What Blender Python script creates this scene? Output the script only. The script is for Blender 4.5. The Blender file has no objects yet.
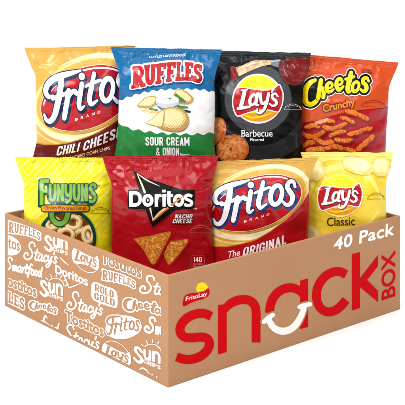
import bpy, math, random
import numpy as np
from mathutils import Vector, Matrix, noise
from mathutils.geometry import delaunay_2d_cdt

random.seed(7)
SC = bpy.context.scene
COL = SC.collection
PI = math.pi

# ------------------------------------------------------------------ camera
H = 0.13                                   # height of the carton in metres
F_PX, PPX, PPY, W_PX = 1163.0, 202.5, 202.5 - 292.16, 405.0
CAM = np.array([0.0, 0.0, 4.27045 * H])
cd = bpy.data.cameras.new('camera'); cam = bpy.data.objects.new('camera', cd); COL.objects.link(cam)
cam.location = CAM; cam.rotation_euler = (PI / 2, 0, 0)
cd.sensor_width = 36.0; cd.sensor_fit = 'HORIZONTAL'
cd.lens = F_PX / W_PX * 36.0
cd.shift_y = -292.16 / 405.0
cd.clip_start = 0.05; cd.clip_end = 200
SC.camera = cam


def tag(o, label=None, cat=None, group=None, kind=None):
    if label: o['label'] = label
    if cat: o['category'] = cat
    if group: o['group'] = group
    if kind: o['kind'] = kind
    return o


def empty(name, loc, rot=(0, 0, 0)):
    o = bpy.data.objects.new(name, None); COL.objects.link(o)
    o.location = loc; o.rotation_euler = rot; o.empty_display_size = .02
    return o


# ------------------------------------------------------------------ materials
def srgb(h):
    h = h.lstrip('#'); c = [int(h[i:i + 2], 16) / 255 for i in (0, 2, 4)]
    return tuple((x / 12.92 if x <= .04045 else ((x + .055) / 1.055) ** 2.4) for x in c) + (1,)


MATS = {}
FILM_D = .8


def nodes(name):
    m = bpy.data.materials.new(name); m.use_nodes = True
    nt = m.node_tree; b = nt.nodes['Principled BSDF']
    return m, nt, b


def coords(nt, scale=(1, 1, 1)):
    tc = nt.nodes.new('ShaderNodeTexCoord'); mp = nt.nodes.new('ShaderNodeMapping')
    mp.inputs['Scale'].default_value = scale
    nt.links.new(tc.outputs['Object'], mp.inputs['Vector'])
    return mp.outputs['Vector']


def film(name, col, rough=.21, tint=0.05, spec=.36, col2=None, pscale=90., pat=None, bump=.15):
    """printed plastic film: soft sheen, fine crumple"""
    if name in MATS: return MATS[name]
    m, nt, b = nodes(name)
    N, L = nt.nodes.new, nt.links.new
    v = coords(nt)
    dk = lambda c: c if min(c[:3]) > .5 or (c[0] > .68 and c[1] > .5) else tuple(x * FILM_D for x in c[:3]) + (1,)
    c1 = dk(srgb(col))
    if col2:
        r = N('ShaderNodeValToRGB')
        r.color_ramp.elements[0].color = c1; r.color_ramp.elements[1].color = dk(srgb(col2))
        if pat == 'wave':
            t = N('ShaderNodeTexWave'); t.inputs['Scale'].default_value = pscale; t.inputs['Distortion'].default_value = 2.
            t.bands_direction = 'DIAGONAL'
            L(v, t.inputs['Vector']); L(t.outputs['Fac'], r.inputs['Fac'])
        elif pat == 'voronoi':
            t = N('ShaderNodeTexVoronoi'); t.inputs['Scale'].default_value = pscale
            L(v, t.inputs['Vector']); L(t.outputs['Distance'], r.inputs['Fac'])
            r.color_ramp.elements[1].position = .8
        else:
            t = N('ShaderNodeTexNoise'); t.inputs['Scale'].default_value = pscale; t.inputs['Detail'].default_value = 5.
            L(v, t.inputs['Vector']); L(t.outputs['Fac'], r.inputs['Fac'])
            r.color_ramp.elements[0].position = .36; r.color_ramp.elements[1].position = .66
        L(r.outputs['Color'], b.inputs['Base Color'])
    else:
        n0 = N('ShaderNodeTexNoise'); n0.inputs['Scale'].default_value = 35.; L(v, n0.inputs['Vector'])
        mx = N('ShaderNodeMix'); mx.data_type = 'RGBA'
        mx.inputs[6].default_value = c1
        mx.inputs[7].default_value = tuple(min(1, x * (1 - 2.2 * tint)) for x in c1[:3]) + (1,)
        L(n0.outputs['Fac'], mx.inputs[0]); L(mx.outputs[2], b.inputs['Base Color'])
    b.inputs['Roughness'].default_value = rough
    b.inputs['Specular IOR Level'].default_value = spec
    n1 = N('ShaderNodeTexNoise'); n1.inputs['Scale'].default_value = 55.; n1.inputs['Detail'].default_value = 3.
    n1.inputs['Distortion'].default_value = .6
    L(v, n1.inputs['Vector'])
    bp = N('ShaderNodeBump'); bp.inputs['Strength'].default_value = bump; bp.inputs['Distance'].default_value = .004
    L(n1.outputs['Fac'], bp.inputs['Height']); L(bp.outputs['Normal'], b.inputs['Normal'])
    MATS[name] = m
    return m


def ink(name, col, rough=.55):
    if name in MATS: return MATS[name]
    m, nt, b = nodes(name)
    N, L = nt.nodes.new, nt.links.new
    v = coords(nt); n = N('ShaderNodeTexNoise'); n.inputs['Scale'].default_value = 900.; n.inputs['Detail'].default_value = 3.
    L(v, n.inputs['Vector'])
    mx = N('ShaderNodeMix'); mx.data_type = 'RGBA'; c = srgb(col)
    mx.inputs[6].default_value = c; mx.inputs[7].default_value = tuple(x * .9 for x in c[:3]) + (1,)
    L(n.outputs['Fac'], mx.inputs[0]); L(mx.outputs[2], b.inputs['Base Color'])
    b.inputs['Roughness'].default_value = rough; b.inputs['Specular IOR Level'].default_value = .03
    MATS[name] = m
    return m


def kraft_mat():
    m, nt, b = nodes('kraft_cardboard')
    N, L = nt.nodes.new, nt.links.new
    v = coords(nt)
    n = N('ShaderNodeTexNoise'); n.inputs['Scale'].default_value = 700.; n.inputs['Detail'].default_value = 6.
    mp = N('ShaderNodeMapping'); mp.inputs['Scale'].default_value = (1, 1, 2.5)
    L(v, mp.inputs['Vector']); L(mp.outputs['Vector'], n.inputs['Vector'])
    n2 = N('ShaderNodeTexNoise'); n2.inputs['Scale'].default_value = 14.; n2.inputs['Detail'].default_value = 2.
    L(v, n2.inputs['Vector'])
    ad = N('ShaderNodeMath'); ad.operation = 'MULTIPLY_ADD'; ad.inputs[1].default_value = .6
    ml = N('ShaderNodeMath'); ml.operation = 'MULTIPLY'; ml.inputs[1].default_value = .4
    L(n2.outputs['Fac'], ml.inputs[0]); L(n.outputs['Fac'], ad.inputs[0]); L(ml.outputs[0], ad.inputs[2])
    r = N('ShaderNodeValToRGB')
    r.color_ramp.elements[0].position = .3; r.color_ramp.elements[1].position = .72
    r.color_ramp.elements[0].color = srgb(KR0); r.color_ramp.elements[1].color = srgb(KR1)
    L(ad.outputs[0], r.inputs['Fac']); L(r.outputs['Color'], b.inputs['Base Color'])
    wv = N('ShaderNodeTexWave'); wv.bands_direction = 'X'; wv.inputs['Scale'].default_value = 45.; wv.inputs['Distortion'].default_value = .4
    wy = N('ShaderNodeTexWave'); wy.bands_direction = 'Y'; wy.inputs['Scale'].default_value = 45.; wy.inputs['Distortion'].default_value = .4
    L(v, wv.inputs['Vector']); L(v, wy.inputs['Vector'])
    b.inputs['Roughness'].default_value = .8; b.inputs['Specular IOR Level'].default_value = .15
    bp = N('ShaderNodeBump'); bp.inputs['Strength'].default_value = .15; bp.inputs['Distance'].default_value = .0006
    s1 = N('ShaderNodeMath'); s1.operation = 'ADD'; L(wv.outputs['Fac'], s1.inputs[0]); L(wy.outputs['Fac'], s1.inputs[1])
    s2 = N('ShaderNodeMath'); s2.operation = 'MULTIPLY_ADD'; s2.inputs[1].default_value = .12; L(s1.outputs[0], s2.inputs[0]); L(n.outputs['Fac'], s2.inputs[2])
    L(s2.outputs[0], bp.inputs['Height']); L(bp.outputs['Normal'], b.inputs['Normal'])
    return m


KR0, KR1 = '#a97c59', '#b68965'
KRAFT = kraft_mat()

# ------------------------------------------------------------------ 2-D shapes
# A shape is a list of closed contours (n,2); inside = winding number > 0.  Working frame: x right, y DOWN.


def area(c):
    x, y = c[:, 0], c[:, 1]
    return .5 * float(np.sum(x * np.roll(y, -1) - np.roll(x, -1) * y))


def pos(c):
    c = np.asarray(c, float)
    return c if area(c) > 0 else c[::-1].copy()


def neg(c): return pos(c)[::-1].copy()


def poly(*p): return [pos(np.array(p, float))]


def crom(p, n=6, closed=False):
    p = np.asarray(p, float)
    if len(p) < 3 and not closed:
        t = np.linspace(0, 1, 3)[:, None]
        return p[0] * (1 - t) + p[-1] * t
    N = len(p); out = []
    segs = N if closed else N - 1
    for i in range(segs):
        if closed: a, b, c, d = p[(i - 1) % N], p[i], p[(i + 1) % N], p[(i + 2) % N]
        else:
            b, c = p[i], p[i + 1]
            a = p[i - 1] if i > 0 else 2 * b - c
            d = p[i + 2] if i + 2 < N else 2 * c - b
        for k in range(n):
            t = k / n
            out.append(.5 * ((2 * b) + (c - a) * t + (2 * a - 5 * b + 4 * c - d) * t * t + (3 * b - a - 3 * c + d) * t ** 3))
    if not closed: out.append(p[-1])
    return np.array(out)


def blob(*p, n=6): return [pos(crom(np.array(p, float), n, True))]


STW = 1.0


def stroke(pts, w, smooth=True, cap='round', n=6):
    """thick line along pts; w a number or one width per point"""
    pts = np.asarray(pts, float)
    ws = (np.full(len(pts), float(w)) if np.isscalar(w) else np.asarray(w, float)) * STW
    q = np.column_stack([pts, ws])
    if smooth and len(pts) > 2: q = crom(q, n)
    elif smooth: q = crom(q, n)
    p, r = q[:, :2], np.maximum(q[:, 2], .01) / 2
    d = np.gradient(p, axis=0) if len(p) > 2 else np.repeat((p[1] - p[0])[None], 2, 0)
    if not smooth and len(p) > 2:
        e = np.diff(p, axis=0); e /= np.linalg.norm(e, axis=1)[:, None]
        d = np.vstack([e[0], (e[:-1] + e[1:]), e[-1]])
    l = np.linalg.norm(d, axis=1)[:, None]; l[l == 0] = 1
    d = d / l; nrm = np.column_stack([-d[:, 1], d[:, 0]])
    if not smooth and len(p) > 2:
        k = np.ones(len(p)); k[1:-1] = 1 / np.maximum(.5, np.abs(np.sum(nrm[1:-1] * np.column_stack([-e[:-1, 1], e[:-1, 0]]), 1)))
        nrm = nrm * k[:, None]
    L_, R_ = p + nrm * r[:, None], p - nrm * r[:, None]

    def capf(c, rr, a0):
        a = np.linspace(a0, a0 + PI, 7)[1:-1]
        return np.column_stack([c[0] + rr * np.cos(a), c[1] + rr * np.sin(a)])
    if cap == 'round':
        a1 = math.atan2(-nrm[-1][1], -nrm[-1][0]); a0 = math.atan2(nrm[0][1], nrm[0][0])
        out = np.vstack([R_, capf(p[-1], r[-1], a1), L_[::-1], capf(p[0], r[0], a0)])
    else:
        out = np.vstack([R_, L_[::-1]])
    return [out]                       # orientation: positive by construction (y down)


def ell(cx, cy, rx, ry, rot=0, n=40, a0=0, a1=360):
    a = np.radians(np.linspace(a0, a1, n, endpoint=(a1 - a0) % 360 != 0))
    x, y = rx * np.cos(a), ry * np.sin(a); t = math.radians(rot)
    return np.column_stack([cx + x * math.cos(t) - y * math.sin(t), cy + x * math.sin(t) + y * math.cos(t)])


def disc(*a, **k): return [pos(ell(*a, **k))]


def ring(cx, cy, rx, ry, w, rot=0, n=32):
    return [pos(ell(cx, cy, rx + w / 2, ry + w / 2, rot, n)), neg(ell(cx, cy, rx - w / 2, ry - w / 2, rot, n))]


def shear(shape, k, y0):
    return [np.column_stack([c[:, 0] - k * (c[:, 1] - y0), c[:, 1]]) for c in shape]


def shift(shape, dx, dy): return [c + np.array([dx, dy]) for c in shape]


def fat(shape, r):
    """offset outward by r"""
    out = []
    for c in shape:
        c = c[np.linalg.norm(c - np.roll(c, 1, 0), axis=1) > 1e-5]
        n = len(c)
        if n < 3: continue
        e = np.roll(c, -1, 0) - c; e /= np.linalg.norm(e, axis=1)[:, None]
        nr = np.column_stack([e[:, 1], -e[:, 0]])       # outward for positive (y down) contours
        o = []
        for i in range(n):
            n1, n2 = nr[i - 1], nr[i]; e1, e2 = e[i - 1], e[i]
            cr = e1[0] * e2[1] - e1[1] * e2[0]
            if cr >= 0:
                a = math.atan2(n1[1], n1[0]); b = math.atan2(n2[1], n2[0])
                if b < a - 1e-9: b += 2 * PI
                if b - a > PI + .01: b = a
                k = max(1, int((b - a) / .5))
                for j in range(k + 1):
                    t = a + (b - a) * j / k
                    o.append(c[i] + r * np.array([math.cos(t), math.sin(t)]))
            else:
                o += [c[i] + r * n1, c[i], c[i] + r * n2]
        out.append(np.array(o))
    return out


def winding(P, shape):
    w = np.zeros(len(P), int)
    lo = np.min([c.min(0) for c in shape], 0); hi = np.max([c.max(0) for c in shape], 0)
    m = np.where((P[:, 0] >= lo[0]) & (P[:, 0] <= hi[0]) & (P[:, 1] >= lo[1]) & (P[:, 1] <= hi[1]))[0]
    if not len(m): return w
    Q = P[m]; wm = np.zeros(len(m), int)
    for c in shape:
        a = c; b = np.roll(c, -1, 0)
        for s in range(0, len(a), 400):
            A, B = a[s:s + 400], b[s:s + 400]
            up = (A[None, :, 1] <= Q[:, 1:2]) & (B[None, :, 1] > Q[:, 1:2])
            dn = (A[None, :, 1] > Q[:, 1:2]) & (B[None, :, 1] <= Q[:, 1:2])
            cr = (B[None, :, 0] - A[None, :, 0]) * (Q[:, 1:2] - A[None, :, 1]) - (Q[:, 0:1] - A[None, :, 0]) * (B[None, :, 1] - A[None, :, 1])
            wm += np.sum(up & (cr > 0), 1) - np.sum(dn & (cr < 0), 1)
    w[m] = wm
    return w


_fc = {}


def bfont(text, bold=0.0, space=1.0):
    """outline of the built-in font, fitted in x 0..w, y 0..1 (y down, 0 = top); returns shape, w"""
    k = (text, bold, space)
    if k in _fc: return _fc[k]
    cu = bpy.data.curves.new('t', 'FONT'); cu.body = text; cu.space_character = space
    ob = bpy.data.objects.new('t', cu); COL.objects.link(ob)
    dg = bpy.context.evaluated_depsgraph_get(); dg.update()
    oe = ob.evaluated_get(dg); c2 = oe.to_curve(dg)
    shp = []
    for s in c2.splines:
        bz = s.bezier_points; o = []
        for i in range(len(bz)):
            p, q = bz[i], bz[(i + 1) % len(bz)]
            P0, P1, P2, P3 = [np.array(v[:2]) for v in (p.co, p.handle_right, q.handle_left, q.co)]
            st = abs((P1 - P0)[0] * (P3 - P0)[1] - (P1 - P0)[1] * (P3 - P0)[0]) + abs((P2 - P3)[0] * (P3 - P0)[1] - (P2 - P3)[1] * (P3 - P0)[0])
            m = 1 if st < 1e-4 else 4
            for j in range(m):
                t = j / m
                o.append(P0 * (1 - t) ** 3 + 3 * P1 * t * (1 - t) ** 2 + 3 * P2 * t * t * (1 - t) + P3 * t ** 3)
        o = np.array(o); o[:, 1] *= -1
        if len(o) > 2: shp.append(o)
    oe.to_curve_clear(); bpy.data.objects.remove(ob); bpy.data.curves.remove(cu)
    big = max(shp, key=lambda c: abs(area(c)))
    if area(big) < 0: shp = [c[::-1].copy() for c in shp]
    h0 = max(c[:, 1].max() for c in shp) - min(c[:, 1].min() for c in shp)
    if bold: shp = fat(shp, bold * h0)
    lo = np.min([c.min(0) for c in shp], 0); hi = np.max([c.max(0) for c in shp], 0)
    h = hi[1] - lo[1]
    shp = [(c - lo) / h for c in shp]
    _fc[k] = (shp, (hi[0] - lo[0]) / h)
    return _fc[k]


def to_quad(shape, box, BL, BR, TR, TL, arc=0):
    """map a shape in box (x0,y0,x1,y1; y down) bilinearly onto a quad; arc bows the middle up"""
    x0, y0, x1, y1 = box
    BL, BR, TR, TL = [np.array(v, float) for v in (BL, BR, TR, TL)]
    out = []
    for c in shape:
        # densify long edges so bows follow
        u = ((c[:, 0] - x0) / (x1 - x0))[:, None]; v = ((c[:, 1] - y0) / (y1 - y0))[:, None]
        p = TL * (1 - u) * (1 - v) + TR * u * (1 - v) + BL * (1 - u) * v + BR * u * v
        p = p - np.hstack([0 * u, 4 * u * (1 - u)]) * arc
        out.append(p)
    if area(np.array([TL, TR, BR, BL])) < 0: out = [c[::-1] for c in out]
    return out


def text(s, BL, BR, TR, TL, bold=0.03, arc=0, space=1.0):
    shp, w = bfont(s, bold, space)
    return to_quad(shp, (0, 0, w, 1), BL, BR, TR, TL, arc)


def bbox(shape):
    lo = np.min([c.min(0) for c in shape], 0); hi = np.max([c.max(0) for c in shape], 0)
    return (lo[0], lo[1], hi[0], hi[1])


# ------------------------------------------------------------------ surfaces
class Wall:
    """a flat wall; photo position -> point on it -> local coordinates of the root"""
    def __init__(s, M, origin, normal, lift=.0003):
        s.Mi = np.array(M.inverted()); s.o = np.array(origin, float); s.n = np.array(normal, float); s.lift = lift
        s.C = (s.Mi @ np.append(CAM, 1))[:3]

    def fix(s, p): return p

    def at(s, q, lift=None):
        q = np.asarray(q, float)
        d = np.column_stack([(q[:, 0] - PPX) / F_PX, np.ones(len(q)), -(q[:, 1] - PPY) / F_PX]) @ s.Mi[:3, :3].T
        t = ((s.o - s.C) @ s.n) / (d @ s.n)
        P = s.C + d * t[:, None] + s.n * (s.lift if lift is None else lift)
        return P, np.repeat(s.n[None], len(q), 0)


class Bag:
    """pillow bag: outline in photo pixels on an upright plane of its own, with real bulge and creases"""
    def __init__(s, D, left, right, ztop, yaw=0, lean=2.5, T=.02, seed=1, creases=()):
        s.left, s.right = np.array(left, float), np.array(right, float)
        s.T = T * 1.3; rnd = random.Random(seed); s.seed = seed
        xc = (s.left[:, 0].mean() + s.right[:, 0].mean()) / 2
        yb = PPY + F_PX * (CAM[2] - ztop) / (D * H)
        s.yb = yb
        # close the outline at the base
        s.left = np.vstack([s.left, [s.left[-1, 0] + (s.left[-1, 0] - s.left[-2, 0]) * .6, yb - 8], [s.left[-1, 0] + (s.left[-1, 0] - s.left[-2, 0]) * .7, yb]])
        s.right = np.vstack([s.right, [s.right[-1, 0] + (s.right[-1, 0] - s.right[-2, 0]) * .6, yb - 8], [s.right[-1, 0] + (s.right[-1, 0] - s.right[-2, 0]) * .7, yb]])
        y = D * H; x = (xc - PPX) / F_PX * y
        s.loc = (x, y, ztop); s.rot = (-math.radians(lean), 0, math.radians(yaw))
        M = Matrix.Translation(s.loc) @ (Matrix.Rotation(s.rot[2], 4, 'Z') @ Matrix.Rotation(s.rot[0], 4, 'X'))
        s.M = np.array(M); s.Mi = np.array(M.inverted()); s.C = (s.Mi @ np.append(CAM, 1))[:3]
        s.k = y / F_PX
        # finer outline
        def fine(a): 
            b = crom(a, 6); return b
        s.L, s.R = fine(s.left), fine(s.right)
        # creases: (x0,y0,x1,y1,width,depth)
        cr = list(creases)
        w = s.R[0, 0] - s.L[0, 0]
        nl = s.left[3]; nr = s.right[3]
        for (px, py), sg in ((nl, 1), (nr, -1)):
            for j in range(3):
                ln = rnd.uniform(8, 20); dy = rnd.uniform(-10, 8)
                cr.append((px - sg * 2, py + dy * .3, px + sg * ln, py + dy, rnd.uniform(1.5, 2.8), rnd.uniform(.8, 1.6)))
        tx0, ty0 = s.left[0]; tx1, ty1 = s.right[0]
        for j in range(12):
            u = rnd.uniform(.08, .92); x0 = tx0 + (tx1 - tx0) * u; y0 = ty0 + (ty1 - ty0) * u + 5
            ang = rnd.uniform(-.7, .7); ln = rnd.uniform(10, 22)
            cr.append((x0, y0, x0 + ln * math.sin(ang), y0 + ln * math.cos(ang), rnd.uniform(1.4, 3.2), rnd.uniform(-.8, 1.)))
        for j in range(4):       # long soft horizontal folds below the seal
            y0 = ty0 + rnd.uniform(7, 20); x0 = tx0 + w * rnd.uniform(.02, .5); ln = w * rnd.uniform(.25, .5)
            cr.append((x0, y0, x0 + ln, y0 + rnd.uniform(-5, 5), rnd.uniform(1.5, 2.8), rnd.uniform(-1., 1.)))
        for j in range(5):       # down the sides
            sd = rnd.choice((0, 1)); e = s.left if sd == 0 else s.right; sg = 1 if sd == 0 else -1
            yy = ty0 + rnd.uniform(.35, .95) * (yb - ty0) * .7; xx = float(np.interp(yy, e[:, 1], e[:, 0]))
            cr.append((xx - sg, yy, xx + sg * rnd.uniform(6, 16), yy + rnd.uniform(-12, 12), rnd.uniform(1.4, 2.4), rnd.uniform(.5, 1.1)))
        s.cr = cr
        def waves(lo, hi, n):
            o = []
            for _ in range(n):
                k = rnd.uniform(lo, hi); t = rnd.uniform(0, PI); o.append((k * math.cos(t), k * math.sin(t) * 1.25, rnd.uniform(0, 6.28)))
            return o
        s.wv, s.wv2 = waves(.12, .3, 7), waves(.35, .75, 8)

    def st(s, q):
        xl = np.interp(q[:, 1], s.L[:, 1], s.L[:, 0]); xr = np.interp(q[:, 1], s.R[:, 1], s.R[:, 0])
        sx = np.clip((q[:, 0] - xl) / (xr - xl) * 2 - 1, -1, 1)
        f = np.clip((q[:, 0] - s.L[0, 0]) / (s.R[0, 0] - s.L[0, 0]), 0, 1)
        yt = s.L[0, 1] * (1 - f) + s.R[0, 1] * f
        return sx, np.clip((q[:, 1] - yt) / (s.yb - yt), 0, 1), q[:, 1] - yt

    def bulge(s, q):
        sx, t, dy = s.st(q)
        sm = lambda a: a * a * (3 - 2 * a)
        prof = sm(np.clip((dy - 5) / 42, 0, 1)) ** .8 * sm(np.clip((1 - t) / .22, 0, 1))
        side = np.clip(1 - np.abs(sx) ** 2.2, 0, 1) ** .78
        b = s.T * prof * side
        edge = np.clip((1 - np.abs(sx)) * 9, 0, 1) * np.clip(dy / 5, 0, 1)
        w = np.zeros(len(q))
        for x0, y0, x1, y1, wd, dp in s.cr:
            d = np.array([x1 - x0, y1 - y0]); L2 = d @ d
            tt = np.clip(((q[:, 0] - x0) * d[0] + (q[:, 1] - y0) * d[1]) / L2, 0, 1)
            dist = np.hypot(q[:, 0] - x0 - tt * d[0], q[:, 1] - y0 - tt * d[1])
            w -= dp * .0016 * np.exp(-(dist / wd) ** 2) * (1 - tt) ** .7
        a = np.zeros(len(q)); c = np.zeros(len(q))
        for kx, ky, ph in s.wv: a += np.sin(q[:, 0] * kx + q[:, 1] * ky + ph) / 5
        for kx, ky, ph in s.wv2: c += np.sin(q[:, 0] * kx + q[:, 1] * ky + ph + 1.5 * a) / 5
        w += (a * .002 + c * (.0002 + .0005 * np.exp(-dy / 22) + .0004 * np.abs(sx) ** 3)) * np.clip(dy / 14, .15, 1)
        seal = .00042 * np.sin(dy * 2 * PI / 1.7) * (dy < 5.1)
        return b + w * edge + seal

    def flat(s, q):
        d = np.column_stack([(q[:, 0] - PPX) / F_PX, np.ones(len(q)), -(q[:, 1] - PPY) / F_PX]) @ s.Mi[:3, :3].T
        t = (-s.C[1]) / d[:, 1]
        return s.C + d * t[:, None]

    def raw(s, q, back=False):
        P = s.flat(q)
        if back:
            sx, t, dy = s.st(q)
            P[:, 1] += np.maximum(s.bulge(q), 0) * .8 + .0004 + .003 * np.clip((1 - np.abs(sx)) * 9, 0, 1) * np.clip(dy / 5, 0, 1)
        else: P[:, 1] -= s.bulge(q) + .0004
        return P

    def proj(s, P):
        Wd = P @ s.M[:3, :3].T + s.M[:3, 3] - CAM
        return np.column_stack([PPX + F_PX * Wd[:, 0] / Wd[:, 1], PPY - F_PX * Wd[:, 2] / Wd[:, 1]])

    def fix(s, p):
        """photo pixel seen -> outline pixel whose bulged surface shows there"""
        q = p.copy()
        for _ in range(2):
            q = q + .95 * (p - s.proj(s.raw(q)))
        return q

    def at(s, q, lift=None, back=False):
        q = np.asarray(q, float); h = .35; lift = lift or 0.
        P = s.raw(q, back)
        dx = s.raw(q + [h, 0], back) - s.raw(q - [h, 0], back)
        dy = s.raw(q + [0, h], back) - s.raw(q - [0, h], back)
        n = np.cross(dx, dy)
        l = np.linalg.norm(n, axis=1)[:, None]; l[l == 0] = 1; n = n / l
        f = n[:, 1:2] < 0
        n = np.where(f != back, n, -n)
        return P + n * lift, n

    def outline(s):
        m = 2 * int((s.R[0, 0] - s.L[0, 0]) / 1.5)
        top = np.column_stack([np.linspace(s.L[0, 0], s.R[0, 0], m), np.linspace(s.L[0, 1], s.R[0, 1], m)])
        top[1:-1, 1] += [.22 * (-1) ** i for i in range(m - 2)]
        top[1:-1, 1] += [.6 * noise.noise((i * .09, s.seed * 3.7, .5)) for i in range(m - 2)]
        return pos(np.vstack([s.L[::-1], top[1:-1], s.R]))


def build(name, host, layers, parent, clip=None, grid=0, lift=None, fixed=False, extra=()):
    """layers = [(shape, material or None)], last one wins; one mesh, one level"""
    L = []
    for shp, m in layers:
        if not fixed: 
            lens = [len(c) for c in shp]; allp = host.fix(np.vstack(shp)); o = []; k = 0
            for n in lens: o.append(allp[k:k + n]); k += n
            shp = o
        L.append((shp, m))
    V, E = [], []
    for shp in [x[0] for x in L] + ([clip] if clip else []):
        for c in shp:
            k = len(V); n = len(c)
            V += [Vector((float(x), float(y))) for x, y in c]
            E += [(k + i, k + (i + 1) % n) for i in range(n)]
    if grid:
        bb = np.array([bbox(shp) for shp, _ in L]); 
        x0, y0, x1, y1 = bb[:, 0].min(), bb[:, 1].min(), bb[:, 2].max(), bb[:, 3].max()
        if clip:
            c0 = bbox(clip); x0, y0, x1, y1 = max(x0, c0[0]), max(y0, c0[1]), min(x1, c0[2]), min(y1, c0[3])
        for j, y in enumerate(np.arange(y0 + grid * .5, y1, grid)):
            for x in np.arange(x0 + grid * (.25 if j % 2 else .75), x1, grid):
                V.append(Vector((float(x), float(y))))
    V += [Vector((float(x), float(y))) for x, y in extra]
    v2, e2, f2, *_ = delaunay_2d_cdt(V, E, [], 0, 1e-4)
    P = np.array([(v[0], v[1]) for v in v2]); T = np.array([f for f in f2 if len(f) == 3])
    cen = P[T].mean(1)
    mi = np.full(len(T), -1); mats = []
    for shp, m in L:
        ins = winding(cen, shp) > 0
        if m is None: mi[ins] = -1
        else:
            if m not in mats: mats.append(m)
            mi[ins] = mats.index(m)
    if clip: mi[winding(cen, clip) <= 0] = -1
    keep = mi >= 0
    if not keep.any(): print('EMPTY', name); return None
    T, mi = T[keep], mi[keep]
    used = np.unique(T); rm = -np.ones(len(P), int); rm[used] = np.arange(len(used)); T = rm[T]; P = P[used]
    co, nr = host.at(P, lift)
    # face direction: towards the viewer
    a, b, c = co[T[:, 0]], co[T[:, 1]], co[T[:, 2]]
    fl = np.sum(np.cross(b - a, c - a) * nr[T].mean(1), 1) < 0
    T[fl] = T[fl][:, ::-1]
    return mesh(name, co, T.tolist(), mats, mi.tolist(), parent, nr)


def mesh(name, co, faces, mats, mi, parent, normals=None, smooth=True):
    me = bpy.data.meshes.new(name)
    me.from_pydata([tuple(p) for p in np.asarray(co).tolist()], [], faces)
    for m in mats: me.materials.append(m)
    if mi is not None: me.polygons.foreach_set('material_index', mi)
    me.polygons.foreach_set('use_smooth', [smooth] * len(me.polygons))
    me.update()
    if normals is not None and len(me.vertices) == len(normals):
        me.normals_split_custom_set_from_vertices([tuple(n) for n in np.asarray(normals).tolist()])
    o = bpy.data.objects.new(name, me); COL.objects.link(o)
    if parent: o.parent = parent
    return o


def make_bag(bag, base, layers, label):
    root = empty('chip_bag', bag.loc, bag.rot)
    tag(root, label, 'snack bag', 'snack bags standing in the cardboard box')
    out = bag.outline()
    o = build_front(bag, base, layers, root, out)
    return root


def build_front(bag, base, layers, root, out):
    L = [([out], base)]
    for shp, m in layers:
        lens = [len(c) for c in shp]; allp = bag.fix(np.vstack(shp)); o = []; k = 0
        for n in lens: o.append(allp[k:k + n]); k += n
        L.append((o, m))
    rows = []
    for dy in np.arange(.5, 5.6, .42):
        for u in np.linspace(.01, .99, 60):
            p = bag.L[0] * (1 - u) + bag.R[0] * u; rows.append((p[0], p[1] + dy))
    fr = build('pouch', bag, L, root, clip=[out], grid=1.7, fixed=True, extra=rows)
    # back panel and rim joined into the same mesh
    me = fr.data
    V = [Vector((float(x), float(y))) for x, y in out]; n = len(V)
    E = [(i, (i + 1) % n) for i in range(n)]
    x0, y0, x1, y1 = bbox([out])
    for y in np.arange(y0 + 2, y1, 5):
        for x in np.arange(x0 + 2, x1, 5): V.append(Vector((float(x), float(y))))
    v2, _, f2, *_ = delaunay_2d_cdt(V, E, [], 0, 1e-4)
    P = np.array([(v[0], v[1]) for v in v2]); T = np.array([f for f in f2 if len(f) == 3])
    T = T[winding(P[T].mean(1), [out]) > 0]
    cb, nb = bag.at(P, 0., True)
    a, b, c = cb[T[:, 0]], cb[T[:, 1]], cb[T[:, 2]]
    fl = np.sum(np.cross(b - a, c - a) * nb[T].mean(1), 1) < 0
    T[fl] = T[fl][:, ::-1]
    cf, nf = bag.at(out); cb2, _ = bag.at(out, 0, True)
    old = np.array([v.co[:] for v in me.vertices]); on = np.array([v.vector[:] for v in me.corner_normals]) if False else None
    k0 = len(old); k1 = k0 + len(cb); k2 = k1 + len(cf)
    faces = [tuple(p.vertices) for p in me.polygons] + [tuple(int(i) + k0 for i in t) for t in T]
    mi = [p.material_index for p in me.polygons] + [0] * len(T)
    m = len(out)
    for i in range(m):
        j = (i + 1) % m
        faces.append((k1 + i, k2 + i, k2 + j, k1 + j)); mi.append(0)
    co = np.vstack([old, cb, cf, cb2])
    q = bag._fq if hasattr(bag, '_fq') else None
    mats = [x for x in me.materials]
    nm = bpy.data.meshes.new('pouch')
    nm.from_pydata([tuple(p) for p in co.tolist()], [], faces)
    for x in mats: nm.materials.append(x)
    nm.polygons.foreach_set('material_index', mi); nm.polygons.foreach_set('use_smooth', [True] * len(faces)); nm.update()
    # analytic normals for front and back, rim outward
    pf = bag.proj(old)
    qn = old_normals(bag, me)
    rim = np.column_stack([cf[:, 0] - cf[:, 0].mean(), 0 * cf[:, 0], cf[:, 2] - cf[:, 2].mean()]); rim /= np.linalg.norm(rim, axis=1)[:, None]
    nm.normals_split_custom_set_from_vertices([tuple(x) for x in np.vstack([qn, nb, rim, rim]).tolist()])
    fr.data = nm; bpy.data.meshes.remove(me)
    return fr


def old_normals(bag, me):
    n = np.zeros((len(me.vertices), 3))
    li = np.zeros(len(me.loops), int); me.loops.foreach_get('vertex_index', li)
    cn = np.zeros(len(me.loops) * 3); me.corner_normals.foreach_get('vector', cn)
    n[li] = cn.reshape(-1, 3)
    return n


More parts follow.
